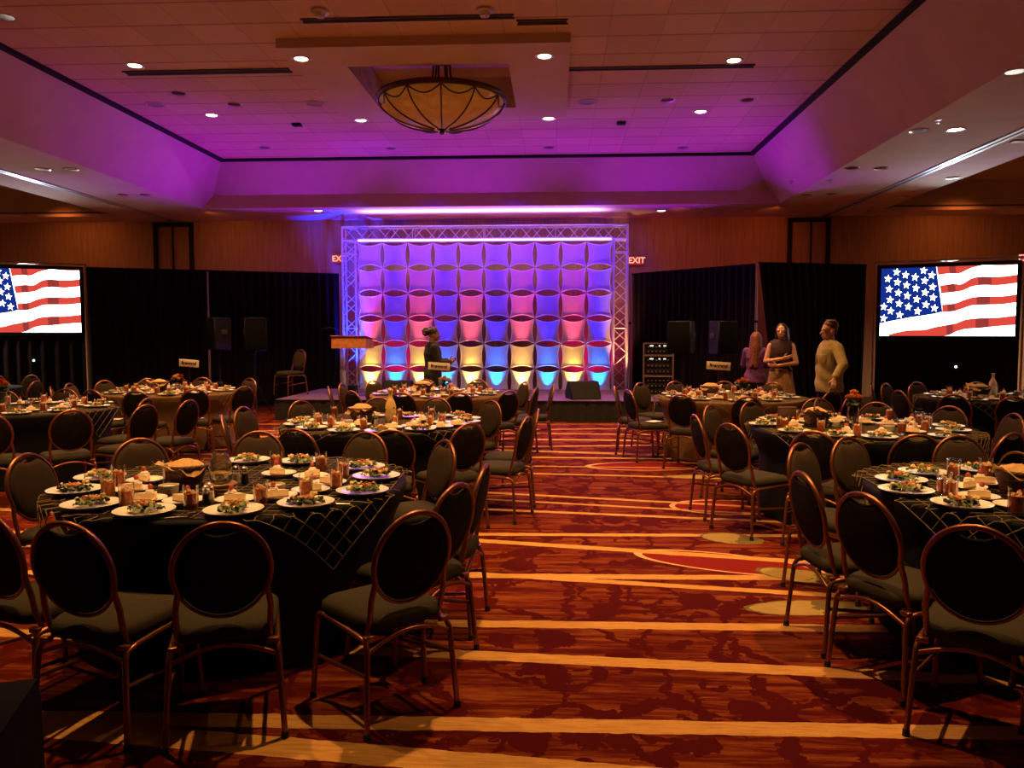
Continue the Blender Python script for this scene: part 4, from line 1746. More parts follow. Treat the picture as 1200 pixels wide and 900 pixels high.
NET = net_mesh()
TAB0 = table_root()
first = True
NETROT = {'A': .05, 'F': -.06, 'B': .17, 'G': .1, 'D': .55, 'E': .3, 'H': .75, 'I': .35, 'C': .6}
CL = {}
for k, (cx, cy, nick, kind) in TABLES.items():
    if k == 'J':
        o = dup(TAB0, (cx, cy, 0))
    else:
        o = TAB0 if first else dup(TAB0)
        first = False
        o.location = (cx, cy, 0)
    tag(o, 'round banquet table, the %s, hidden under its cloth' % nick, 'table', 'round banquet tables')
    m = M_tan if kind == 'tan' else M_black
    c = link('tablecloth', cloth_mesh(m, ord(k)), None, (cx, cy, 0))
    tag(c, ('tan burlap cloth' if kind == 'tan' else 'black cloth') + ' draped to the floor over the ' + nick, 'tablecloth', 'round tablecloths')
    if k in NETROT:
        q = link('net_overlay', NET, None, (cx, cy, 0), NETROT[k])
        tag(q, 'square gold net overlay with hanging corners on the ' + nick, 'table overlay', 'gold net overlays')
ZI = ZT + .0105            # things stand on cloth and net

# ------------------------------------------------------------------ tableware prototypes
def park(o):
    """prototypes are removed after copying"""
    PROTO.append(o)
    return o


PROTO = []


def p_plate(rad, m, name):
    k = rad / .135
    return MB().lathe([(0, .004), (.075 * k, .004), (.085 * k, .007), (.130 * k, .019), (.135 * k, .021), (.135 * k, .0235), (.128 * k, .0225), (.084 * k, .0115), (.07 * k, .008), (0, .008)][::1], 36).lathe(
        [(.07 * k, 0), (.074 * k, 0), (.074 * k, .006), (.07 * k, .006)], 24, caps=False).mesh(name, m, ang=70)


ME_PLATE = p_plate(.135, M_china, 'salad_plate')
ME_DPLATE = p_plate(.098, M_china, 'dessert_plate')


def leafmb(b, c, size, rnd):
    a = rnd.uniform(0, 6.3)
    tl = rnd.uniform(-.5, .5)
    M = Euler((rnd.uniform(-.5, .5), tl, a)).to_matrix()
    vs = []
    n = 7
    for i in range(n):
        t_ = i / (n - 1)
        w = math.sin(PI * (t_ * .85 + .08)) * .42 * (1 + .25 * math.sin(i * 2.6))
        for s in (-1, 0, 1):
            vs.append(Vector(c) + M @ Vector(((t_ - .5) * size, s * w * size, (.18 * size * math.sin(PI * t_)) + abs(s) * .12 * size * math.sin(i * 2.1))))
    fs = []
    for i in range(n - 1):
        for j in range(2):
            fs.append((i * 3 + j, i * 3 + j + 1, (i + 1) * 3 + j + 1, (i + 1) * 3 + j))
    b.add(vs, fs)


def salad_mesh(seed, dark):
    rnd = random.Random(seed)
    b = MB()
    for i in range(34):
        r_ = .070 * math.sqrt(rnd.random())
        a = rnd.uniform(0, 6.3)
        b.m = 1 if rnd.random() < dark else 0
        leafmb(b, (r_ * math.cos(a) * 1.15, r_ * math.sin(a), .014 + (1 - r_ / .08) * .022 * rnd.random() + .004), rnd.uniform(.034, .056), rnd)
    b.m = 2
    for i in range(22):
        r_ = .035 * math.sqrt(rnd.random())
        a = rnd.uniform(0, 6.3)
        c = Vector((r_ * math.cos(a) + .01, r_ * math.sin(a), .032 + rnd.uniform(0, .014)))
        d = Vector((rnd.uniform(-1, 1), rnd.uniform(-1, 1), rnd.uniform(-.4, .4))).normalized() * .016
        b.tube([c - d, c + Vector((0, 0, .004)), c + d], .0022, 5)
    b.m = 3
    for i in range(7):
        r_ = .07 * math.sqrt(rnd.random())
        a = rnd.uniform(0, 6.3)
        b.rbox((r_ * math.cos(a), r_ * math.sin(a), .034 + .012 * rnd.random()), (.02, .017, .012), .003, Euler((rnd.random(), rnd.random(), rnd.random() * 6)).to_matrix())
    b.m = 4
    for i in range(1):
        r_ = .05
        a = rnd.uniform(0, 6.3)
        b.ell((r_ * math.cos(a), r_ * math.sin(a), .030), (.009, .009, .008), 8, 6)
    mz = min(v[2] for v in b.v)
    b.v = [(v[0], v[1], v[2] - mz) for v in b.v]
    return b.mesh('salad', [M_green, M_dgreen, M_carrot, M_cheese, M_berry], ang=60, recalc=False, weld=False)


SALADS = [salad_mesh(3 + i, (.35, .7, .2, .5)[i]) for i in range(4)]

# cheesecake: filling + crust, cream dollop, strawberry
def p_cake():
    fb = MB()
    ang_, L = .62, .104
    pts = [(0, 0)] + [(L * math.cos(-ang_ / 2 + ang_ * i / 6), L * math.sin(-ang_ / 2 + ang_ * i / 6)) for i in range(7)]
    pts = [(x - .055, y) for x, y in pts]

    def prism(z0, z1):
        b = MB()
        n = len(pts)
        b.add([(x, y, z0) for x, y in pts] + [(x, y, z1) for x, y in pts],
              [tuple(range(n))[::-1], tuple(range(n, 2 * n))] + [(i, (i + 1) % n, n + (i + 1) % n, n + i) for i in range(n)])
        return b
    f = prism(.010, .040).mesh('filling', M_cake)
    c = prism(.004, .0102).mesh('crust', M_crust)
    cm = MB().lathe([(.020, 0), (.023, .004), (.019, .008), (.020, .011), (.013, .016), (.006, .020), (0, .022)], 14, (.018, 0, .0395)).mesh('cream_dollop', M_cream)
    st_ = MB().lathe([(.003, 0), (.010, .004), (.0135, .011), (.010, .020), (.004, .026), (0, .027)], 12, (.020, .003, .056)).mesh('strawberry', M_berry)
    return f, c, cm, st_


CAKE = p_cake()

# iced tea tumbler
def p_glass():
    g = MB().lathe([(0, 0), (.031, 0), (.0325, .003), (.0365, .125), (.0372, .127), (.0360, .127), (.0348, .124), (.0312, .012), (0, .010)], 24).mesh('tumbler', M_glass, ang=60)
    t_ = MB().lathe([(0, .0108), (.0303, .0124), (.0330, .088), (0, .088)], 20).mesh('iced_tea', M_tea, ang=60)
    rnd = random.Random(5)
    ices = []
    b = MB()
    for i in range(5):
        a = rnd.uniform(0, 6.3)
        b.rbox((.013 * math.cos(a), .013 * math.sin(a), .080 + .004 * i), (.020, .020, .018), .004, Euler((rnd.random() * 2, rnd.random() * 2, rnd.random() * 6)).to_matrix())
    i_ = b.mesh('ice', M_ice)
    return g, t_, i_


GLASS = p_glass()
# cutlery
def p_fork():
    b = MB()
    b.tube([(0, -.095, .003), (0, -.03, .0035), (0, .03, .005), (0, .045, .006)], [.006, .0035, .003, .006], 6, sx=.5)
    for i in range(4):
        x = -.0075 + .005 * i
        b.tube([(x * .8, .043, .006), (x, .06, .006), (x, .093, .008)], .0014, 5)
    return b.mesh('fork', M_steel)


def p_knife():
    b = MB()
    b.tube([(0, -.11, .004), (0, -.02, .0045)], [.0065, .005], 8, sx=.6)
    b.add([(-.005, -.02, .003), (.006, -.02, .003), (.009, .06, .003), (.003, .11, .003), (-.005, .10, .003),
           (-.005, -.02, .005), (.006, -.02, .005), (.009, .06, .004), (.003, .11, .004), (-.005, .10, .005)],
          [(4, 3, 2, 1, 0), (5, 6, 7, 8, 9), (0, 1, 6, 5), (1, 2, 7, 6), (2, 3, 8, 7), (3, 4, 9, 8), (4, 0, 5, 9)])
    return b.mesh('knife', M_steel)


ME_FORK, ME_KNIFE = p_fork(), p_knife()
ME_RAM = MB().lathe([(0, 0), (.040, 0), (.046, .004), (.05, .045), (.0465, .045), (.043, .010), (0, .008)], 24).mesh('ramekin', M_bowl, ang=50)
ME_BUTTER = MB().lathe([(0, .010), (.043, .010), (.046, .034), (0, .036)], 20).mesh('contents', M_cream, ang=50)


def p_shaker(mm):
    g = MB().lathe([(0, 0), (.021, 0), (.023, .01), (.019, .05), (.0155, .075), (.0155, .08), (0, .08)], 14).mesh('glass_body', M_glass)
    s_ = MB().lathe([(0, .003), (.0195, .003), (.0205, .01), (.0175, .055), (0, .057)], 12).mesh('contents', mm)
    c = MB().lathe([(.0165, .076), (.0175, .078), (.0165, .094), (.008, .101), (0, .102)], 14).mesh('cap', M_steel)
    return g, s_, c


SALT, PEP = p_shaker(M_salt), p_shaker(M_pepper)

# basket, napkin
def p_basket():
    b = MB()
    n = 40

    def fn(u, v):
        a = 2 * PI * u
        r_ = .072 + .034 * v + .0022 * math.sin(v * 44) + .002 * math.sin(a * 20) * (1 if int(v * 14) % 2 else -1)
        return (r_ * math.cos(a), r_ * math.sin(a), .004 + .115 * v)
    b.grid(fn, 80, 28, wrap=True)
    b.lathe([(0, .004), (.073, .004)], 40, caps=False)
    b.lathe([(0, .010), (.070, .010)], 40, caps=False)

    def fi(u, v):
        a = 2 * PI * u
        r_ = .066 + .034 * v
        return (r_ * math.cos(a), r_ * math.sin(a), .010 + .109 * v)
    b.grid(fi, 40, 6, wrap=True)
    body = b.mesh('body', M_wick, ang=80, recalc=False)
    r2 = MB()
    for k in range(3):
        pts = []
        for i in range(48):
            a = 2 * PI * i / 48
            pts.append(((.105 + .006 * math.cos(a * 8 + k * 2.1)) * math.cos(a), (.105 + .006 * math.cos(a * 8 + k * 2.1)) * math.sin(a), .119 + .005 * math.sin(a * 8 + k * 2.1)))
        r2.tube(pts, .005, 6, closed=True)
    rim = r2.mesh('braided_rim', M_wick, ang=80)
    h = MB().tube([(.104 * math.cos(PI * i / 16), 0, .115 + .10 * math.sin(PI * i / 16)) for i in range(17)], .006, 6).mesh('handle', M_wick)
    return body, rim, h


def p_napkin(seed):
    rnd = random.Random(seed)
    ph = [rnd.uniform(0, 6) for _ in range(3)]
    b = MB()

    def fn(u, v):
        x, y = (u - .5) * .29, (v - .5) * .29
        r_ = math.hypot(x, y)
        a = math.atan2(y, x)
        crease = math.sin(a * 4 + ph[0]) * .010 + math.sin(a * 9 + ph[1] + r_ * 40) * .007 + .006 * math.sin(x * 70 + ph[2]) * math.cos(y * 55)
        up = max(0, math.cos(a - ph[2])) ** 3
        if r_ < .09:
            z = .142 + .042 * math.cos(r_ / .09 * PI / 2) + crease * (r_ / .09)
            k = 1
        else:
            e = r_ - .09
            z = .142 + crease - e * (.30 - .75 * up)
            k = (.09 + e * (.42 + .35 * up)) / r_
        return (x * k, y * k, z)
    b.grid(fn, 26, 26)
    me = b.mesh('napkin', M_napkin, ang=80, recalc=False)
    return me


BASK = p_basket()
NAPS = [p_napkin(i) for i in (1, 2, 3)]

# mason jar and slice
def p_jar():
    M_jar = glassy('thick_jar_glass', (.90, .88, .84), .42, .06, 1.0, .62)
    g = MB().lathe([(0, 0), (.048, 0), (.054, .006), (.055, .03), (.055, .105), (.050, .122), (.040, .132), (.038, .136), (.041, .139), (.038, .143), (.041, .147), (.038, .150), (.040, .160),
                    (.037, .160), (.035, .137), (.047, .120), (.052, .104), (.052, .03), (.050, .009), (0, .006)], 28).mesh('glass_body', M_jar, ang=60)
    f = MB().lathe([(0, .008), (.049, .010), (.051, .03), (.051, .052), (.03, .058), (0, .054)], 20).mesh('straw_fill', M_straw)
    return g, f


JAR = p_jar()


def p_slice():
    b = MB().lathe([(0, 0), (.078, 0), (.081, .004), (.081, .015), (.078, .018), (.081, .021), (.081, .034), (.078, .037), (.081, .040), (.081, .052), (.076, .056), (0, .054)], 32)
    return b.mesh('wood_riser', M_slice, ang=50)


ME_SLICE = p_slice()

# ------------------------------------------------------------------ tableware placement
ITEMS = []      # (table, kind, x, y, rz)


def on(k, kind, px, py, rz=None):
    p = PZ(px, py, ZI)
    ITEMS.append((k, kind, p.x, p.y, random.uniform(0, 6.3) if rz is None else rz))


for px, py in [(86, 597), (82, 578), (112, 562), (168, 604), (276, 602), (359, 594), (421, 578), (441, 561), (425, 550), (352, 543), (291, 542)]:
    on('A', 'salad', px, py)
for px, py, rz in [(155, 577, .4), (178, 566, 2.2), (170, 590, .3), (203, 596, .0), (267, 594, 3.0), (322, 588, 3.3), (327, 558, 2.6), (366, 578, .8), (364, 561, 1.2), (385, 569, -.2)]:
    on('A', 'cake', px, py, rz)
for px, py in [(139, 573), (121, 588), (153, 597), (191, 566), (224, 599.5), (299, 595), (324, 553), (359, 585), (376.5, 554), (402, 563), (399, 576)]:
    on('A', 'tea', px, py)
on('A', 'ramekin', 198, 578)
on('A', 'ramekin', 323, 577)
for px, py, kd in [(240, 592, 'pepper'), (255.5, 591, 'salt'), (277, 566, 'salt'), (287, 567, 'pepper')]:
    on('A', kd, px, py)
on('A', 'basket', 219, 570, .5)
on('A', 'riser', 259, 578)
for px, py, rz in [(120, 607, -1.35), (118, 589, 1.5), (215, 614, -1.2), (312, 606, 1.9), (405, 597, 1.5), (452, 575, 1.45), (70, 589, 1.5)]:
    on('A', 'fork' if int(px) % 2 == 0 else 'knife', px, py, rz)

for px, py in [(1056, 565), (1064, 578), (1119, 597), (1082, 556), (1147, 553)]:
    on('F', 'salad', px, py)
for px, py, rz in [(1144, 586, .1), (1141, 573, .8), (1154, 571, 2.8), (1174, 596, .3)]:
    on('F', 'cake', px, py, rz)
for px, py in [(1102.5, 581), (1117.5, 587), (1117, 564.5), (1190, 603), (1155, 563)]:
    on('F', 'tea', px, py)
on('F', 'basket', 1182, 576, 2.0)
for px, py, rz in [(1140, 610, 1.6), (1036, 575, .2), (1152, 608, 1.4)]:
    on('F', 'fork' if px % 4 == 0 else 'knife', px, py, rz)

for px, py in [(901, 492), (897, 499), (927, 506), (983, 512), (1029, 514), (1022, 492), (1106, 501), (1117, 506), (1109, 513), (974, 491)]:
    on('G', 'salad', px, py)
for px, py in [(932, 500), (942, 496), (981, 495), (1013, 497), (1040, 499), (1031, 510), (1068, 502), (1070, 508), (993, 509), (1066, 496)]:
    on('G', 'cake', px, py)
for px, py in [(914, 502), (923, 505), (962, 507), (1003, 512), (1057, 509), (1084, 507), (1077, 499), (1092, 501), (1041, 492), (932, 494)]:
    on('G', 'tea', px, py)
on('G', 'basket', 957, 500, 1.1)
on('G', 'vase', 999.5, 501)
on('G', 'ramekin', 972, 500)
on('G', 'ramekin', 1041, 505)
on('G', 'salt', 992, 504)
on('G', 'pepper', 996, 506)
on('G', 'booklet', 922, 497, .1)

for px, py in [(354, 495), (350, 499), (366, 503), (403, 506), (447, 507), (570, 498), (560, 491), (505, 506), (540, 489), (477, 490)]:
    on('B', 'salad', px, py)
for px, py in [(385, 499), (398, 502), (419, 500), (460, 503), (482, 501), (495, 494), (530, 497), (513, 502), (549, 499), (440, 489)]:
    on('B', 'cake', px, py)
for px, py in [(372, 497), (377, 500), (392, 489), (396, 502), (426, 504), (462, 501), (471, 491), (506, 501), (526, 499), (506, 491)]:
    on('B', 'tea', px, py)
on('B', 'basket', 424, 495, .2)
on('B', 'bottle', 458, 499)
on('B', 'ramekin', 407, 498)
on('B', 'ramekin', 487, 499)
on('B', 'salt', 441, 499)
on('B', 'pepper', 438, 497)


def settings(k, n=10, off=0, skip=()):
    cx, cy, _, _ = TABLES[k]
    for i in range(n):
        a = 2 * PI * (i + off) / n
        j = lambda s: random.uniform(-s, s)
        ITEMS.append((k, 'salad', cx + (.74 + j(.02)) * math.cos(a + j(.05)), cy + (.74 + j(.02)) * math.sin(a + j(.05)), j(3)))
        a2 = a + .20
        ITEMS.append((k, 'cake', cx + .50 * math.cos(a2), cy + .50 * math.sin(a2), j(3)))
        a3 = a - .24
        ITEMS.append((k, 'tea', cx + .58 * math.cos(a3), cy + .58 * math.sin(a3), 0))
    ITEMS.append((k, 'salt', cx + .12, cy - .26, 0))
    ITEMS.append((k, 'pepper', cx + .19, cy - .24, 0))
    ITEMS.append((k, 'ramekin', cx - .27, cy - .14, 0))


for k, o_ in (('C', .3), ('D', .1), ('E', .6), ('H', .4), ('I', .2)):
    settings(k, 10, o_)
for k, dx, dy in (('D', -.18, 0), ('E', -.2, .02), ('H', -.25, .04), ('I', -.18, .1)):
    ITEMS.append((k, 'basket', TABLES[k][0] + dx, TABLES[k][1] + dy, .4))
for k, dx, dy in (('D', .08, .02), ('E', .10, -.02), ('H', .16, .0)):
    ITEMS.append((k, 'posy', TABLES[k][0] + dx, TABLES[k][1] + dy, 0))
for k, dx, dy, rz in (('D', .14, .26, -.12), ('E', -.02, .28, -.10), ('H', -.10, .27, -.10)):
    ITEMS.append((k, 'sign', TABLES[k][0] + dx, TABLES[k][1] + dy, rz))
ITEMS.append(('I', 'paleb', PZ(1163, 464, ZI).x, PZ(1163, 464, ZI).y, 0))
p = PZ(3, 480, ZI)
ITEMS.append(('C', 'vase', p.x, p.y, 0))

# drop what lies fully outside the frame
ITEMS = [q for q in ITEMS if -14 < proj((q[2], q[3], ZI))[0] < 1214]
# keep copies of standing things apart: shift later ones along the table
FOOT = {'tea': .034, 'basket': .11, 'riser': .082, 'ramekin': .05, 'salt': .023, 'pepper': .023, 'vase': .06, 'bottle': .05, 'paleb': .045, 'posy': .09, 'cake': .098, 'salad': .135, 'sign': .05, 'booklet': .09}
for it in range(160):
    for i in range(len(ITEMS)):
        for j in range(i):
            a, b = ITEMS[i], ITEMS[j]
            if a[0] != b[0] or a[1] not in FOOT or b[1] not in FOOT:
                continue
            dx, dy = a[2] - b[2], a[3] - b[3]
            L = math.hypot(dx, dy) or .01
            need = FOOT[a[1]] + FOOT[b[1]] + .003
            if L < need:
                s = (need - L) / L * .35
                ITEMS[i] = (a[0], a[1], a[2] + dx * s, a[3] + dy * s, a[4])
                ITEMS[j] = (b[0], b[1], b[2] - dx * s, b[3] - dy * s, b[4])
    for i, q in enumerate(ITEMS):     # keep everything on the table
        cx, cy = TABLES[q[0]][:2]
        dx, dy = q[2] - cx, q[3] - cy
        L = math.hypot(dx, dy)
        lim = RT - .045 if q[1] not in ('salad', 'cake') else RT - .10
        if L > lim:
            ITEMS[i] = (q[0], q[1], cx + dx / L * lim, cy + dy / L * lim, q[4])

M_rose = [mat('peach_rose_petals', (.80, .38, .14), .7, 0, .2, 40), mat('orange_rose_petals', (.70, .16, .035), .7, 0, .25, 40), mat('cream_rose_petals', (.78, .62, .40), .7, 0, .15, 40), mat('red_flower_petals', (.60, .02, .015), .7, 0, .25, 40)]


def rose_mb(b, c, r_, rnd):
    c = Vector(c)
    for ring, (n, k, tilt) in enumerate(((3, .35, 1.35), (5, .65, 1.05), (6, 1.0, .6))):
        for i in range(n):
            a = 2 * PI * i / n + ring * .6 + rnd.uniform(-.2, .2)
            M = Matrix.Rotation(a, 3, 'Z') @ Matrix.Rotation(-tilt, 3, 'Y')
            vs = []
            for u in range(5):
                for v in range(4):
                    s, t_ = (u / 4 - .5), v / 3
                    w = .95 * r_ * math.sin(PI * (.18 + .7 * t_)) * (1.15 if ring == 2 else .9)
                    vs.append(c + M @ Vector((t_ * r_ * 1.15, s * w * 1.5, .25 * r_ * (2 * s) ** 2 + .12 * r_ * t_ * t_)))
            fs = [(u * 4 + v, u * 4 + v + 1, (u + 1) * 4 + v + 1, (u + 1) * 4 + v) for u in range(4) for v in range(3)]
            b.add(vs, fs)
    b.ell(c + Vector((0, 0, .25 * r_)), (.3 * r_, .3 * r_, .45 * r_), 8, 6)


def bouquet(root, z0, spread, n, cols, rnd, stems=True, rr_=.035):
    f = MB()
    for i in range(26):
        a = rnd.uniform(0, 6.3)
        r_ = spread * rnd.uniform(.3, 1.25)
        leafmb(f, (r_ * math.cos(a), r_ * math.sin(a), z0 + rnd.uniform(-.05, .03)), rnd.uniform(.05, .09), rnd)
    if stems:
        for i in range(n):
            a = 2 * PI * i / n
            f.tube([(.012 * math.cos(a), .012 * math.sin(a), .02), (spread * .5 * math.cos(a), spread * .5 * math.sin(a), z0)], .0025, 5)
    f.obj('foliage', M_dgreen, root, recalc=False, weld=False, ang=70)
    for i in range(n):
        a = 2 * PI * i / max(1, n - 1) + rnd.uniform(-.2, .2)
        r_ = spread * (.75 if i else 0)
        b = MB()
        rose_mb(b, (r_ * math.cos(a), r_ * math.sin(a), z0 + .02 + (.03 if not i else rnd.uniform(-.02, .02))), rr_, rnd)
        b.obj('rose', M_rose[cols[i % len(cols)]], root, recalc=False, weld=False, ang=70)


NAMES = {'salad': 'salad plate', 'cake': 'dessert plate with cheesecake', 'tea': 'iced tea glass'}
SIGN_T = text_mesh('Reserved', .062, M_ink, 'lettering', .0022)


def label_for(txt, k, kind, q):
    side_ = 'near' if q[3] < TABLES[k][1] else 'far'
    row = sorted([w for w in ITEMS if w[0] == k and w[1] == kind and (w[3] < TABLES[k][1]) == (side_ == 'near')], key=lambda w: proj((w[2], w[3], ZI))[0])
    nn = nth(row.index(q), len(row))
    nn = nn.replace(' from left', ' from left') if nn else None
    return '%s on the %s half of the %s%s' % (txt, side_, TABLES[k][2], ', ' + nn if nn else '')


sal_i = 0
for q in ITEMS:
    k, kind, x, y, rz = q
    nick = TABLES[k][2]
    loc = (x, y, ZI)
    if kind == 'salad':
        o = link('salad_plate', ME_PLATE, None, loc)
        tag(o, label_for('white plate', k, kind, q), 'plate', 'salad plates on the ' + nick)
        s = link('salad', SALADS[sal_i % 4], None, (x, y, ZI + .0125), rz)
        sal_i += 1
        tag(s, label_for('green salad', k, kind, q), 'salad', 'salads on the ' + nick, 'stuff')
    elif kind == 'cake':
        o = link('dessert_plate', ME_DPLATE, None, loc)
        tag(o, label_for('small dessert plate', k, kind, q), 'plate', 'dessert plates on the ' + nick)
        e = empty('cheesecake_slice', (x, y, ZI + .008), rz)
        for nm, me in zip(('filling', 'crust', 'cream_dollop', 'strawberry'), CAKE):
            link(nm, me, e)
        tag(e, label_for('cheesecake slice', k, kind, q), 'cake', 'cheesecake slices on the ' + nick)
    elif kind == 'tea':
        e = empty('iced_tea_glass', loc, rz)
        for nm, me in zip(('tumbler', 'iced_tea', 'ice'), GLASS):
            link(nm, me, e)
        tag(e, label_for('iced tea glass', k, kind, q), 'drinking glass', 'iced tea glasses on the ' + nick)
    elif kind == 'ramekin':
        e = empty('ramekin', loc)
        link('bowl', ME_RAM, e)
        link('butter', ME_BUTTER, e)
        tag(e, label_for('small cream ramekin', k, kind, q), 'ramekin', 'ramekins on the tables')
    elif kind in ('salt', 'pepper'):
        e = empty(kind + '_shaker', loc)
        for nm, me in zip(('glass_body', kind, 'cap'), SALT if kind == 'salt' else PEP):
            link(nm, me, e)
        tag(e, label_for('glass %s shaker' % kind, k, kind, q), kind + ' shaker', kind + ' shakers')
    elif kind in ('fork', 'knife'):
        o = link(kind, ME_FORK if kind == 'fork' else ME_KNIFE, None, (x, y, ZI - .001), rz)
        tag(o, label_for('steel ' + kind, k, kind, q), kind, 'cutlery on the ' + nick)
    elif kind == 'basket':
        e = empty('bread_basket', (x, y, ZI - .003), rz)
        sc = 1.0 if k in 'AF' else 1.15
        e.scale = (sc, sc, sc)
        link('body', BASK[0], e)
        link('braided_rim', BASK[1], e)
        if k in 'GF':
            link('handle', BASK[2], e)
        tag(e, 'dark wicker bread basket on the ' + nick, 'basket', 'bread baskets')
        nme = NAPS[(ord(k)) % 3]
        n_ = link('napkin', nme, None, (x, y, ZI - .003 - .028 * sc), rz + 1)
        n_.scale = (sc, sc, sc)
        tag(n_, 'tan linen napkin heaped in the bread basket on the ' + nick, 'napkin', 'napkins in the baskets')
    elif kind == 'riser':
        o = link('wood_riser', ME_SLICE, None, loc)
        tag(o, 'round banded brown riser under the glass jar, ' + nick, 'riser')
        e = empty('mason_jar', (x, y, ZI + .0555))
        link('glass_body', JAR[0], e)
        link('straw_fill', JAR[1], e)
        tag(e, 'clear mason jar with straw fill standing on the round brown riser', 'jar')
    elif kind in ('bottle', 'paleb'):
        e = empty('bottle', loc)
        h = .33 if kind == 'bottle' else .30
        b = MB().lathe([(0, 0), (.042, 0), (.046, .006), (.047, h * .55), (.040, h * .63), (.020, h * .76), (.017, h * .80), (.017, h * .94), (.022, h * .95), (.022, h * .99), (.018, h), (0, h)], 24)
        if kind == 'bottle':
            b.obj('body', mat('painted_bottle_tan', (.62, .40, .15), .5, 0, .15, 20), e, ang=60)
            sp = MB()
            rnd = random.Random(9)
            for i in range(26):
                a, z = rnd.uniform(0, 6.3), rnd.uniform(.03, h * .55)
                M = Matrix.Rotation(a, 3, 'Z')
                sp.ell(M @ Vector((.0465, 0, z)), (.002, rnd.uniform(.006, .015), rnd.uniform(.006, .014)), 8, 6, M @ Matrix.Rotation(rnd.random(), 3, 'X'))
            for i in range(4):
                a = i * 1.6
                M = Matrix.Rotation(a, 3, 'Z')
                sp.ell(M @ Vector((.018, 0, h * (.83 + .02 * i))), (.002, .006, .005), 8, 6, M)
            sp.obj('dark_flecks', M_ink, e)['kind'] = 'stuff'
            tag(e, 'tan painted bottle with dark flecks on the middle left table', 'bottle', None)
        else:
            b.obj('body', mat('pale_bottle', (.66, .46, .34), .5, 0, .15, 20), e, ang=60)
            MB().lathe([(.0475, h * .12), (.048, h * .13), (.048, h * .42), (.0475, h * .43)], 24, caps=False).obj('paper_wrap', M_paper, e)
            tag(e, 'pale bottle on the far right table below the flag screen', 'bottle', None)
    elif kind == 'vase':
        e = empty('glass_vase', loc)
        MB().lathe([(0, 0), (.048, 0), (.05, .004), (.05, .19), (.047, .19), (.047, .012), (0, .010)], 24).obj('glass_body', M_glass, e, ang=50)
        MB().lathe([(0, .0105), (.0465, .0125), (.0465, .10), (0, .10)], 20).obj('water', mat('vase_water', (.5, .42, .3), .05, 0, 0, 1, 0, .5, .9), e)
        tag(e, 'clear cylinder vase on the ' + nick, 'vase', 'glass vases')
        f = empty('flower_bouquet', (x, y, ZI + .012))
        bouquet(f, .225, .055, 6, (0, 1, 1) if k == 'G' else (3, 3, 1), random.Random(ord(k)), True, .042)
        tag(f, ('orange and peach roses in the vase on the ' if k == 'G' else 'red and orange flowers in the vase on the ') + nick, 'flowers', 'bouquets in vases')
    elif kind == 'posy':
        e = empty('posy_jar', loc)
        MB().lathe([(0, 0), (.042, 0), (.048, .006), (.048, .08), (.038, .095), (.040, .11), (.037, .11), (.035, .096), (.044, .078), (.044, .010), (0, .008)], 22).obj('glass_body', M_glass, e, ang=50)
        tag(e, 'small glass flower jar on the ' + nick, 'jar', 'flower jars')
        f = empty('flower_bouquet', (x, y, ZI + .010))
        bouquet(f, .15, .075, 8, {'D': (0, 3, 2), 'E': (2, 2, 0), 'H': (1, 0, 1)}[k], random.Random(ord(k)), True, .036)
        tag(f, {'D': 'mixed red and peach', 'E': 'cream white', 'H': 'orange'}[k] + ' flowers in a jar on the ' + nick, 'flowers', 'table bouquets')
    elif kind == 'sign':
        e = empty('reserved_sign', loc, rz)
        h = .36 if k != 'E' else .33
        MB().lathe([(0, 0), (.045, 0), (.045, .008), (.008, .012), (0, .012)], 16).obj('base', M_stand, e)
        MB().cyl((0, 0, .010), (0, 0, h - .02), .004, n=8).obj('rod', M_stand, e)
        MB().rbox((0, -.004, h + .03), (.31, .006, .105), .002, Matrix.Rotation(.06, 3, 'Y')).obj('card', M_card, e)
        tq = link('lettering', SIGN_T, e, (0, -.0085, h + .03))
        tq.rotation_euler = (PI / 2, .06, 0)
        tag(e, 'white Reserved sign on a thin stand, ' + nick, 'sign', 'reserved signs')
    elif kind == 'booklet':
        o = empty('menu_box', loc, rz)
        MB().rbox((0, 0, .075), (.155, .05, .15), .004).obj('box', mat('dark_brown_board', (.09, .04, .025), .6, 0, .2), o)
        MB().rbox((0, 0, .153), (.16, .055, .008), .003).obj('lid', mat('dark_brown_lid', (.14, .07, .04), .6, 0, .2), o)
        tag(o, 'upright dark brown box on the left of the middle right table', 'box')

# paper programs left on seats
pap = MB()
pap.box((0, 0, .0015), (.14, .2, .003))
PAP = pap.mesh('paper_program', M_paper)
cand = [o for o in COL.objects if o.get('category') == 'chair' and 'reserved' in o['label'] and 'near side' in o['label']]
for i, o in enumerate(cand[::2][:7]):
    v = Vector((.04, .06, .484))
    v.rotate(o.rotation_euler)
    q = link('paper_program', PAP, None, Vector(o.location) + v, o.rotation_euler[2] + .5)
    tag(q, 'white paper on the seat of the ' + o['label'].replace('oval backed ', '').replace(' on the near side of', ' near side,').replace('the ', '').replace(' table', ''), 'paper', 'papers on the seats')

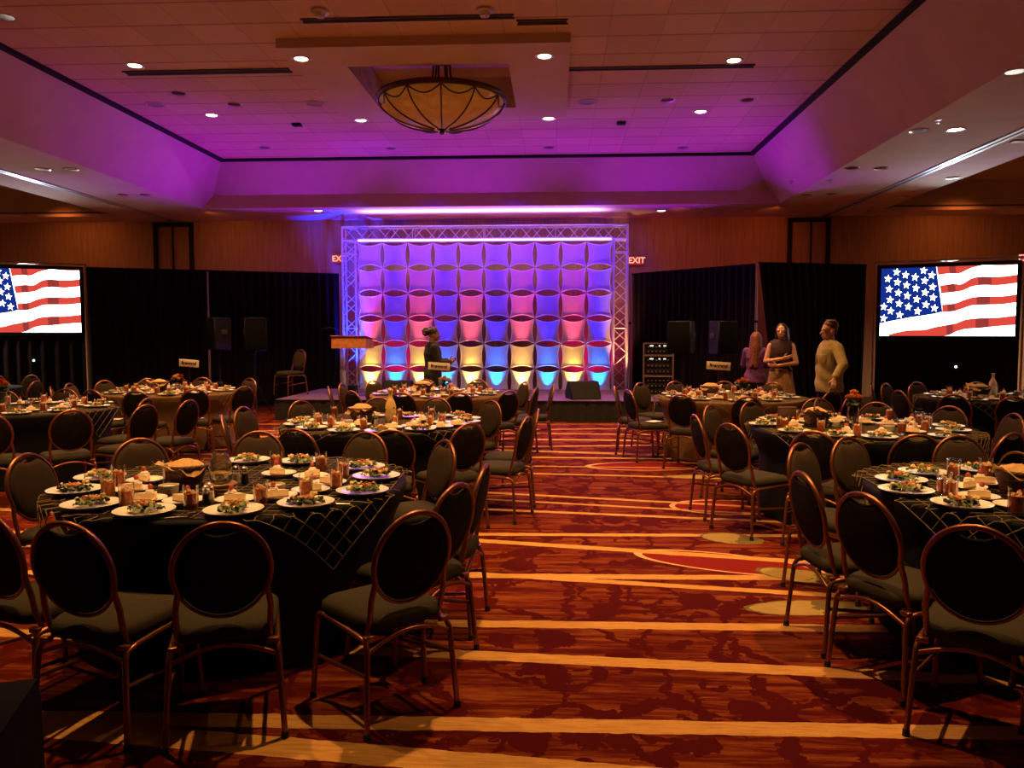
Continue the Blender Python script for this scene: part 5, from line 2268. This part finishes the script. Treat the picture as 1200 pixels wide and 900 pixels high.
# ------------------------------------------------------------------ black draped stand at the near left corner
o = empty('side_table')
cp = PZ(47, 794, .60)
an = -R(24)
ax, ay = Vector((math.cos(an + PI), math.sin(an + PI), 0)), Vector((-math.sin(an), math.cos(an), 0))
ax = Vector((-math.cos(R(20)), -math.sin(R(20)), 0))
ay = Vector((math.sin(R(20)), -math.cos(R(20)), 0))
ctr = Vector((cp.x, cp.y, 0)) + ax * .32 + ay * .24
o.location = ctr
o.rotation_euler[2] = R(20)
MB().rbox((0, 0, .578), (.58, .42, .03), .005).obj('tabletop', M_slice, o)
for sx_ in (-1, 1):
    for sy_ in (-1, 1):
        MB().cyl((sx_ * .26, sy_ * .18, 0), (sx_ * .26, sy_ * .18, .565), .016).obj('leg', M_pole, o)
tag(o, 'small table under black cloth cut by the lower left picture corner', 'table')


def boxcloth(u, v):
    per = [(-.32, -.24), (.32, -.24), (.32, .24), (-.32, .24)]
    s = u * 4
    i = int(s) % 4
    f = s - int(s)
    a, b_ = per[i], per[(i + 1) % 4]
    x, y = a[0] + (b_[0] - a[0]) * f, a[1] + (b_[1] - a[1]) * f
    w = 1 + .035 * math.sin(u * 2 * PI * 12) * v + .02 * v
    return (x * w * (.985 if v == 0 else 1), y * w * (.985 if v == 0 else 1), .60 - v * .585 - (.0 if v else 0))


b = MB().grid(boxcloth, 96, 8, wrap=True)
b.add([boxcloth(i / 96, 0) for i in range(96)], [tuple(range(96))])
c = b.obj('tablecloth', M_black, None, (ctr.x, ctr.y, 0), R(20), recalc=False)
tag(c, 'black cloth over the small table in the lower left picture corner', 'tablecloth')

# ------------------------------------------------------------------ people
def bake(o):
    dg = bpy.context.evaluated_depsgraph_get()
    me = bpy.data.meshes.new_from_object(o.evaluated_get(dg))
    o.modifiers.clear()
    old = o.data
    o.data = me
    me.polygons.foreach_set('use_smooth', [True] * len(me.polygons))
    return o


def blob(name, b, m, parent, vox=.010, smooth=3):
    me = b.mesh(name, m, weld=False)
    o = link(name, me, parent)
    r_ = o.modifiers.new('r', 'REMESH')
    r_.mode = 'VOXEL'
    r_.voxel_size = vox
    s_ = o.modifiers.new('s', 'SMOOTH')
    s_.iterations = smooth
    s_.factor = .5
    bake(o)
    o.data.materials.clear()
    o.data.materials.append(m)
    return o


def V3(*a):
    return Vector(a)


def hand(b, wrist, d, nrm, side, curl=.5, sc=1.0):
    """palm, four fingers and a thumb. d: finger direction, nrm: palm facing, side: +1 thumb towards d x nrm"""
    d = Vector(d).normalized()
    nrm = (Vector(nrm) - d * Vector(nrm).dot(d)).normalized()
    s = d.cross(nrm) * side
    w = Vector(wrist)
    # palm as three side by side capsules
    for k in (-1.4, -.5, .5, 1.4):
        b.cap(w + d * .012 * sc + s * (.008 * k * sc), w + d * .088 * sc + s * (.0205 * k * .70 * sc), .015 * sc, .0125 * sc, 8)
    for i, (off, L) in enumerate(((1.5, .070), (.5, .078), (-.5, .072), (-1.5, .058))):
        p = w + d * .09 * sc + s * (.0145 * off * sc)
        ang_ = curl * .5
        dd = d
        for j, f in enumerate((.45, .32, .25)):
            dd = (d * math.cos(ang_) + nrm * math.sin(ang_)).normalized()
            q = p + dd * (L * f * sc)
            b.cap(p, q, (.0092 - .0008 * j) * sc, (.0086 - .0008 * j) * sc, 7)
            p = q
            ang_ += curl * .85
    p = w + d * .03 * sc + s * .024 * sc
    td = (d * .6 + s * .7 + nrm * .3).normalized()
    q = p + td * .04 * sc
    b.cap(p, q, .012 * sc, .010 * sc, 7)
    td = (d * .85 + s * .15 + nrm * .45).normalized()
    b.cap(q, q + td * .032 * sc, .010 * sc, .008 * sc, 7)


def person(name, loc, yaw, h, pose, label):
    """local frame: faces +Y, own right hand at +X"""
    k = h / 1.75
    o = empty('person', loc, yaw)
    fem = pose.get('fem', False)
    sw = .165 if fem else .195
    skin = pose['skin']
    b = MB()
    # legs
    hipx = .085
    fy = pose.get('feet', (0, 0))
    for s, f in ((1, fy[0]), (-1, fy[1])):
        hip, kn, ak = V3(s * hipx, 0, .93), V3(s * .10, .02 + f * .5, .50), V3(s * .11, -.02 + f, .085)
        b.cap(hip, kn, .085, .055)
        b.cap(kn, ak, .054, .036)
        b.cap(V3(s * .11, -.05 + f, .04), V3(s * .125, .13 + f, .03), .038, .03)
    # trunk
    wr = .112 if fem else .128
    b.ell((0, 0, .96), (.150, .105, .13), 16, 10)
    b.ell((0, 0, 1.13), (wr, .085, .16), 16, 10)
    b.ell((0, -.01, 1.31), (.135 if fem else .155, .085, .15), 16, 10)
    b.cap((-sw + .05, -.012, 1.425), (sw - .05, -.012, 1.425), .048, .048)
    b.cap((0, -.015, 1.44), (0, .005, 1.57), .058, .052)
    # head
    hy, ht = pose.get('head', (0, 0))
    HM = Matrix.Rotation(hy, 3, 'Z') @ Matrix.Rotation(ht, 3, 'X')
    hc = V3(0, .015, 1.56)
    H = lambda x, y, z: hc + HM @ Vector((x, y, z - 1.56))
    def hell(x, y, z, r_, n1=14, n2=10):
        b.ell(H(x, y, z), r_, n1, n2, HM)
    hell(0, -.008, 1.665, (.076, .094, .092))
    hell(0, .028, 1.60, (.060, .066, .078))
    hell(0, .055, 1.555, (.036, .034, .028))
    b.cap(H(0, .088, 1.64), H(0, .112, 1.606), .009, .0145, 8)
    for s in (-1, 1):
        hell(s * .077, -.01, 1.622, (.010, .022, .032), 8, 6)
        hell(s * .036, .075, 1.612, (.022, .016, .018), 8, 6)
        b.cap(H(s * .018, .088, 1.658), H(s * .05, .074, 1.66), .009, .008, 6)
    hell(0, .085, 1.573, (.026, .012, .009), 8, 6)
    hell(0, .083, 1.562, (.022, .011, .008), 8, 6)
    # arms
    for side in (1, -1):
        sh = V3(side * (sw - .01), -.01, 1.415)
        el, wr_, fd, nr, cu = pose['arm_r' if side == 1 else 'arm_l']
        el, wr_ = Vector(el), Vector(wr_)
        b.cap(sh, el, .052 if fem else .058, .038 if fem else .043)
        b.cap(el, wr_, .038 if fem else .044, .025 if fem else .028)
        hand(b, wr_ + (wr_ - el).normalized() * .005, fd, nr, side * pose.get('tf', 1), cu, .95 if fem else 1.05)
    b.v = [tuple(Vector(v) * k) for v in b.v]
    body = blob('body', b, skin, o, .0065, 2)
    # eyes, mouth
    for s in (-1, 1):
        e = MB().ell(H(s * .031, .0835, 1.640) * k, (.0125 * k, .007 * k, .008 * k), 10, 6, HM)
        e.obj('eye', M_eye, o)
        e = MB().ell(H(s * .031, .0895, 1.640) * k, (.0058 * k, .004 * k, .0062 * k), 8, 6, HM)
        e.obj('iris', M_ink, o)
        e = MB().cap(H(s * .016, .0985, 1.660) * k, H(s * .05, .083, 1.662) * k, .004 * k, .003 * k, 6)
        e.obj('eyebrow', pose['hairm'], o)
    MB().tube([H(-.026, .090, 1.572) * k, H(-.012, .0975, 1.566) * k, H(0, .0985, 1.565) * k, H(.012, .0975, 1.566) * k, H(.026, .090, 1.572) * k], [.002 * k, .0045 * k, .005 * k, .0045 * k, .002 * k], 6).obj('mouth', M_lip, o)
    return o, k, H, HM, sw


M_eye = mat('eye_white', (.75, .72, .66), .3, 0, 0)
M_lip = mat('lip', (.42, .13, .10), .5, 0, .05)
M_skin = mat('warm_skin', (.56, .30, .19), .5, 0, .08, 12)
M_skin2 = mat('brown_skin', (.30, .14, .085), .5, 0, .08, 12)
M_hairb = mat('black_hair', (.012, .008, .007), .5, 0, .4, 60)
M_hairr = mat('auburn_hair', (.16, .04, .022), .55, 0, .5, 50, .3)
M_hairm = mat('short_brown_hair', (.11, .035, .016), .6, 0, .4, 60)
M_blackc = mat('black_clothes', (.005, .004, .005), .85, 0, .2, 40)
M_vest = mat('dark_wine_top', (.035, .010, .014), .85, 0, .2, 40)
M_skirt = mat('tan_patterned_skirt', (.30, .17, .07), .85, 0, .45, 26)
M_khaki = mat('khaki_shirt', (.36, .27, .09), .85, 0, .15, 30, .2)
M_purple = mat('dark_purple_blouse', (.12, .03, .16), .8, 0, .3, 40)
M_trous = mat('dark_trousers', (.02, .014, .012), .85, 0, .2, 40)
M_shoe = mat('black_shoes', (.015, .012, .011), .4)


def trousers(o, k, m, feet=(0, 0), top=1.02):
    b = MB()
    for s, f in ((1, feet[0]), (-1, feet[1])):
        hip, kn, ak = V3(s * .085, 0, .93), V3(s * .10, .02 + f * .5, .50), V3(s * .11, -.02 + f, .10)
        b.cap(hip, kn, .10, .072)
        b.cap(kn, ak, .072, .062)
    b.ell((0, 0, .96), (.178, .13, .12), 16, 10)
    b.v = [tuple(Vector(v) * k) for v in b.v]
    blob('trousers', b, m, o, .012, 3)


def shoes(o, k, feet=(0, 0)):
    for s, f in ((1, feet[0]), (-1, feet[1])):
        b = MB().cap(V3(s * .11, -.055 + f, .045) * k, V3(s * .127, .15 + f, .036) * k, .044 * k, .036 * k)
        b.box((V3(s * .118, .045 + f, .012) * k), (.075 * k, .26 * k, .024 * k))
        blob('shoe', b, M_shoe, o, .008, 2)


def top(o, k, m, sw, pose, fem, hem=.86, sleeves=1.0, name='shirt', collar=True, loose=0.0, box=False):
    b = MB()
    rnd = random.Random(len(name) * 7 + int(hem * 100))
    if fem:
        st_ = [(hem, .182, .135), (.98, .178, .132), (1.10, .140, .112), (1.22, .150, .118), (1.31, .165, .138), (1.40, .172, .115), (1.465, .145, .085), (1.50, .08, .072), (1.515, .062, .060)]
    else:
        st_ = [(hem, .196, .148), (.95, .194, .150), (1.08, .184, .146), (1.20, .188, .145), (1.32, .202, .142), (1.40, .212, .122), (1.47, .175, .092), (1.505, .09, .078), (1.515, .068, .066)]
    st_ = [q for q in st_ if q[0] >= hem]
    if st_[0][0] > hem:
        st_.insert(0, (hem, .15, .12))
    pts = []
    for a_, c_ in zip(st_[:-1], st_[1:]):
        for q in range(4):
            f = q / 4
            pts.append(tuple(a_[i] + (c_[i] - a_[i]) * f for i in range(3)))
    pts.append(st_[-1])
    n = 56
    p1, p2 = rnd.uniform(0, 6), rnd.uniform(0, 6)
    vs = []
    for z, rx, ry in pts:
        w_ = max(0, min(1, (1.42 - z) / .3))
        for i in range(n):
            a = 2 * PI * i / n
            f = loose + w_ * (.007 * math.sin(a * 7 + p1 + z * 9) + .006 * math.sin(a * 3 + z * 34 + p2))
            vs.append(((rx + f) * math.cos(a), (ry + f) * math.sin(a), z))
    m_ = len(pts)
    fs = [(j * n + i, j * n + (i + 1) % n, (j + 1) * n + (i + 1) % n, (j + 1) * n + i) for j in range(m_ - 1) for i in range(n)]
    fs += [tuple(range(n))[::-1], tuple((m_ - 1) * n + i for i in range(n))]
    b.add(vs, fs)
    if sleeves > 0:
        for side in (1, -1):
            sh = V3(side * (sw - .01), -.01, 1.415)
            el, wr_, *_r = pose['arm_r' if side == 1 else 'arm_l']
            el, wr_ = Vector(el), Vector(wr_)
            b.cap(sh, el, .070 + loose * .4, .058 + loose * .4)
            e2 = el.lerp(wr_, (sleeves - .5) * 2 * .93)
            b.cap(el, e2, .058 + loose * .4, .043 + loose * .3)
            for q in (.35, .6, .85):      # creases round the sleeve
                c0 = el.lerp(e2, q)
                b.cap(c0 - V3(0, 0, .004), c0 + V3(.006, .006, .004), .060 - .012 * q, .056 - .012 * q)
            b.cap(e2.lerp(el, .06), e2, .047 + loose * .3, .047 + loose * .3)
    elif name == 'sleeveless_top':
        for side in (1, -1):
            b.cap((side * .085, -.012, 1.475), (side * .132, -.012, 1.455), .05, .045)
    b.v = [tuple(Vector(v) * k) for v in b.v]
    return blob(name, b, m, o, .009, 2)


# woman with curly bun, in black, before the stage; turned to the right with hands joined
p = PY(507, 440, 12.75)
pose = dict(fem=True, skin=M_skin2, hairm=M_hairb, head=(-.15, -.05), feet=(0, .04), tf=1,
            arm_r=((.235, .04, 1.16), (.07, .30, 1.17), (-.55, .75, .25), (-.7, -.5, 0), .8),
            arm_l=((-.235, .05, 1.17), (-.05, .31, 1.19), (.45, .8, .3), (.75, -.45, 0), .7))
o, k, H, HM, sw = person('p', (p.x, p.y, 0), R(-62), 1.68, pose, '')
top(o, k, M_blackc, sw, pose, True, .82, .97, 'jacket', True, .012)
trousers(o, k, M_blackc)
shoes(o, k)
b = MB()
rnd = random.Random(4)
b.ell(H(0, -.02, 1.685) * k, (.086 * k, .095 * k, .086 * k), 14, 10, HM)
for i in range(46):
    v = Vector((rnd.gauss(0, 1), rnd.gauss(0, 1), rnd.gauss(0, 1))).normalized()
    q = Vector((0, -.135, 1.675)) + Vector((v.x * .06, v.y * .055, v.z * .06))
    b.ell(H(*q) * k, (.019, .019, .019), 6, 5)
for i in range(60):
    v = Vector((rnd.gauss(0, 1), rnd.gauss(0, 1), rnd.gauss(0, 1))).normalized()
    if v.y < .45 and v.z > -.35:
        q = Vector((v.x * .084, -.02 + v.y * .09, 1.685 + v.z * .084))
        b.ell(H(*q) * k, (.014, .014, .014), 6, 5)
blob('curly_hair_bun', b, M_hairb, o, .007, 1)
tag(o, 'person in black with a curly dark bun before the stage, hands joined', 'person')

# woman in dark sleeveless top and tan skirt, one arm folded across
p = PY(915, 430, 12.5)
pose = dict(fem=True, skin=M_skin, hairm=M_hairb, head=(-.25, -.04), feet=(0.03, 0), tf=1,
            arm_r=((.23, .03, 1.17), (-.01, .20, 1.22), (-.85, .25, .25), (0, -1, .2), .6),
            arm_l=((-.225, .05, 1.15), (.06, .215, 1.11), (.95, .12, .1), (0, -1, .1), .7))
o, k, H, HM, sw = person('p', (p.x, p.y, 0), R(168), 1.73, pose, '')
top(o, k, M_vest, sw, pose, True, 1.02, 0, 'sleeveless_top', True, .004)
b = MB()


def skf(u, v):
    a = 2 * PI * u
    r_ = .165 + .10 * v + .016 * math.sin(a * 11) * v
    return (r_ * math.cos(a) * k, r_ * .8 * math.sin(a) * k, (1.06 - .72 * v) * k)


b.grid(skf, 88, 12, wrap=True)
b.obj('skirt', M_skirt, o, recalc=False, ang=80)
shoes(o, k)
b = MB()
b.ell(H(0, -.022, 1.682) * k, (.086 * k, .094 * k, .088 * k), 14, 10, HM)
for s in (-1, 1):
    for j in range(3):
        b.cap(H(s * (.068 + .006 * j), .005 - .03 * j, 1.68) * k, H(s * (.080 + .006 * j), -.005 - .03 * j, 1.53) * k, .020, .022)
        b.cap(H(s * (.080 + .006 * j), -.005 - .03 * j, 1.53) * k, V3(s * (.105 + .004 * j), .02 - .06 * j, 1.34) * k, .022, .014)
b.cap(H(0, -.085, 1.66) * k, V3(0, -.13, 1.32) * k, .06, .05)
blob('long_dark_hair', b, M_hairb, o, .008, 2)
tag(o, 'smiling person in a dark sleeveless top and tan skirt, arm folded across', 'person')

# woman seen from behind with long red brown hair
p = PY(885, 430, 13.2)
pose = dict(fem=True, skin=M_skin, hairm=M_hairr, head=(.2, -.08), feet=(0, 0), tf=1,
            arm_r=((.22, .06, 1.17), (.12, .27, 1.14), (-.5, .8, .1), (-.7, -.5, 0), .6),
            arm_l=((-.22, .05, 1.17), (-.12, .26, 1.18), (.5, .8, .3), (.7, -.5, 0), .6))
o, k, H, HM, sw = person('p', (p.x, p.y, 0), R(-28), 1.60, pose, '')
top(o, k, M_purple, sw, pose, True, .86, .95, 'blouse', True, .008)
trousers(o, k, M_trous)
shoes(o, k)
b = MB()
b.ell(H(0, -.022, 1.682) * k, (.088 * k, .098 * k, .090 * k), 14, 10, HM)
for j in range(9):
    a = PI * (j / 8) + PI
    x, y = .068 * math.cos(a), .080 * math.sin(a) - .015
    b.cap(H(x, y, 1.68) * k, H(x * 1.15, y - .02, 1.48) * k, .03, .034)
    b.cap(H(x * 1.15, y - .02, 1.48) * k, V3(x * 1.25, y - .05, 1.16 + .03 * math.sin(j * 2)) * k, .034, .02)
blob('long_auburn_hair', b, M_hairr, o, .008, 2)
tag(o, 'person seen from behind with long auburn hair and purple blouse', 'person')

# man in khaki shirt, profile to the left, hand on a chair back
p = PY(972, 430, 10.5)
yawm = R(97)
chair_top = None
best = 9e9
for c in CHAIRS:
    if c[0] == 'H':
        d_ = (c[1] - 960) ** 2
        if d_ < best:
            best, chair_top = d_, Vector((c[2], c[3], HC))
pm_ = Vector((p.x, p.y, 0))
# target of the left hand in the local frame
loc_t = (chair_top + Vector((0, 0, .045)) - pm_)
loc_t.rotate(Euler((0, 0, -yawm)))
km = 1.74 / 1.75
loc_t /= km
sh_l = V3(-.195, -.01, 1.43)
wl = sh_l + (loc_t - sh_l) * (1 - .10 / max(.2, (loc_t - sh_l).length))
MAXR = .56
if (wl - sh_l).length > MAXR:
    # step the man closer so that the hand reaches the chair
    over = (wl - sh_l).length - MAXR
    dv = (wl - sh_l).normalized() * over
    dv.z = 0
    dv2 = dv.copy()
    dv2.rotate(Euler((0, 0, yawm)))
    pm_ += dv2 * 1.35
    loc_t = (chair_top + Vector((0, 0, .045)) - pm_)
    loc_t.rotate(Euler((0, 0, -yawm)))
    loc_t /= km
    wl = sh_l + (loc_t - sh_l) * (1 - .10 / max(.2, (loc_t - sh_l).length))
el = sh_l.lerp(wl, .53) + V3(-.05, -.07, -.02)
hd = (loc_t - wl).normalized()
pose = dict(fem=False, skin=M_skin, hairm=M_hairm, head=(.0, -.04), feet=(.06, -.05), tf=1,
            arm_l=(tuple(el), tuple(wl), tuple(hd), (0, .3, -1), .75),
            arm_r=((.24, -.06, 1.15), (.22, -.02, .90), (0, .25, -1), (-1, 0, 0), .5))
o, k, H, HM, sw = person('p', (pm_.x, pm_.y, 0), yawm, 1.74, pose, '')
top(o, k, M_khaki, sw, pose, False, .84, .95, 'khaki_shirt', True, .010)
cb = MB()
cb.tube([V3(.06 * math.cos(a), .0 + .065 * math.sin(a), 1.50 + .02 * math.cos(a * 2)) * k for a in [2 * PI * i / 20 for i in range(20)]], .016 * k, 8, closed=True)
cb.obj('collar', M_khaki, o)
for s in (-1, 1):
    pk = MB().rbox(V3(s * .088, .136, 1.27) * k, (.11 * k, .022 * k, .12 * k), .006, Matrix.Rotation(-s * .42, 3, 'Z'))
    pk.obj('chest_pocket', M_khaki, o)
trousers(o, k, M_trous, (.06, -.05))
shoes(o, k, (.06, -.05))
b = MB()
b.ell(H(0, -.028, 1.702) * k, (.085 * k, .097 * k, .080 * k), 16, 12, HM)
b.ell(H(0, -.065, 1.64) * k, (.066 * k, .045 * k, .055 * k), 12, 8, HM)
rnd = random.Random(8)
for i in range(30):
    a, z = rnd.uniform(0, 6.3), rnd.uniform(.2, 1)
    q = (.075 * math.cos(a), -.028 + .085 * math.sin(a) * math.cos(z * 1.2), 1.705 + .07 * math.sin(z * 1.3))
    b.ell(H(*q) * k, (.015, .015, .012), 6, 5)
blob('short_brown_hair', b, M_hairm, o, .007, 1)
tag(o, 'person in a khaki shirt in profile, hand on a chair back', 'person')

# ------------------------------------------------------------------ world, renderer
for ob in (CHAIR0,):
    pass
for ob in (protoL, protoD):
    if ob.get('label') is None:
        for c in list(ob.children):
            bpy.data.objects.remove(c)
        bpy.data.objects.remove(ob)
w = bpy.data.worlds.new('world')
S.world = w
w.use_nodes = True
w.node_tree.nodes['Background'].inputs[0].default_value = (.02, .008, .004, 1)
w.node_tree.nodes['Background'].inputs[1].default_value = .1
try:
    S.cycles.use_denoising = True
    S.cycles.max_bounces = 8
    S.cycles.diffuse_bounces = 4
    S.cycles.glossy_bounces = 3
    S.cycles.transmission_bounces = 6
    S.cycles.transparent_max_bounces = 16
    S.cycles.sample_clamp_indirect = 6
    S.cycles.caustics_reflective = False
    S.cycles.caustics_refractive = False
    S.cycles.use_light_tree = True
except Exception:
    pass
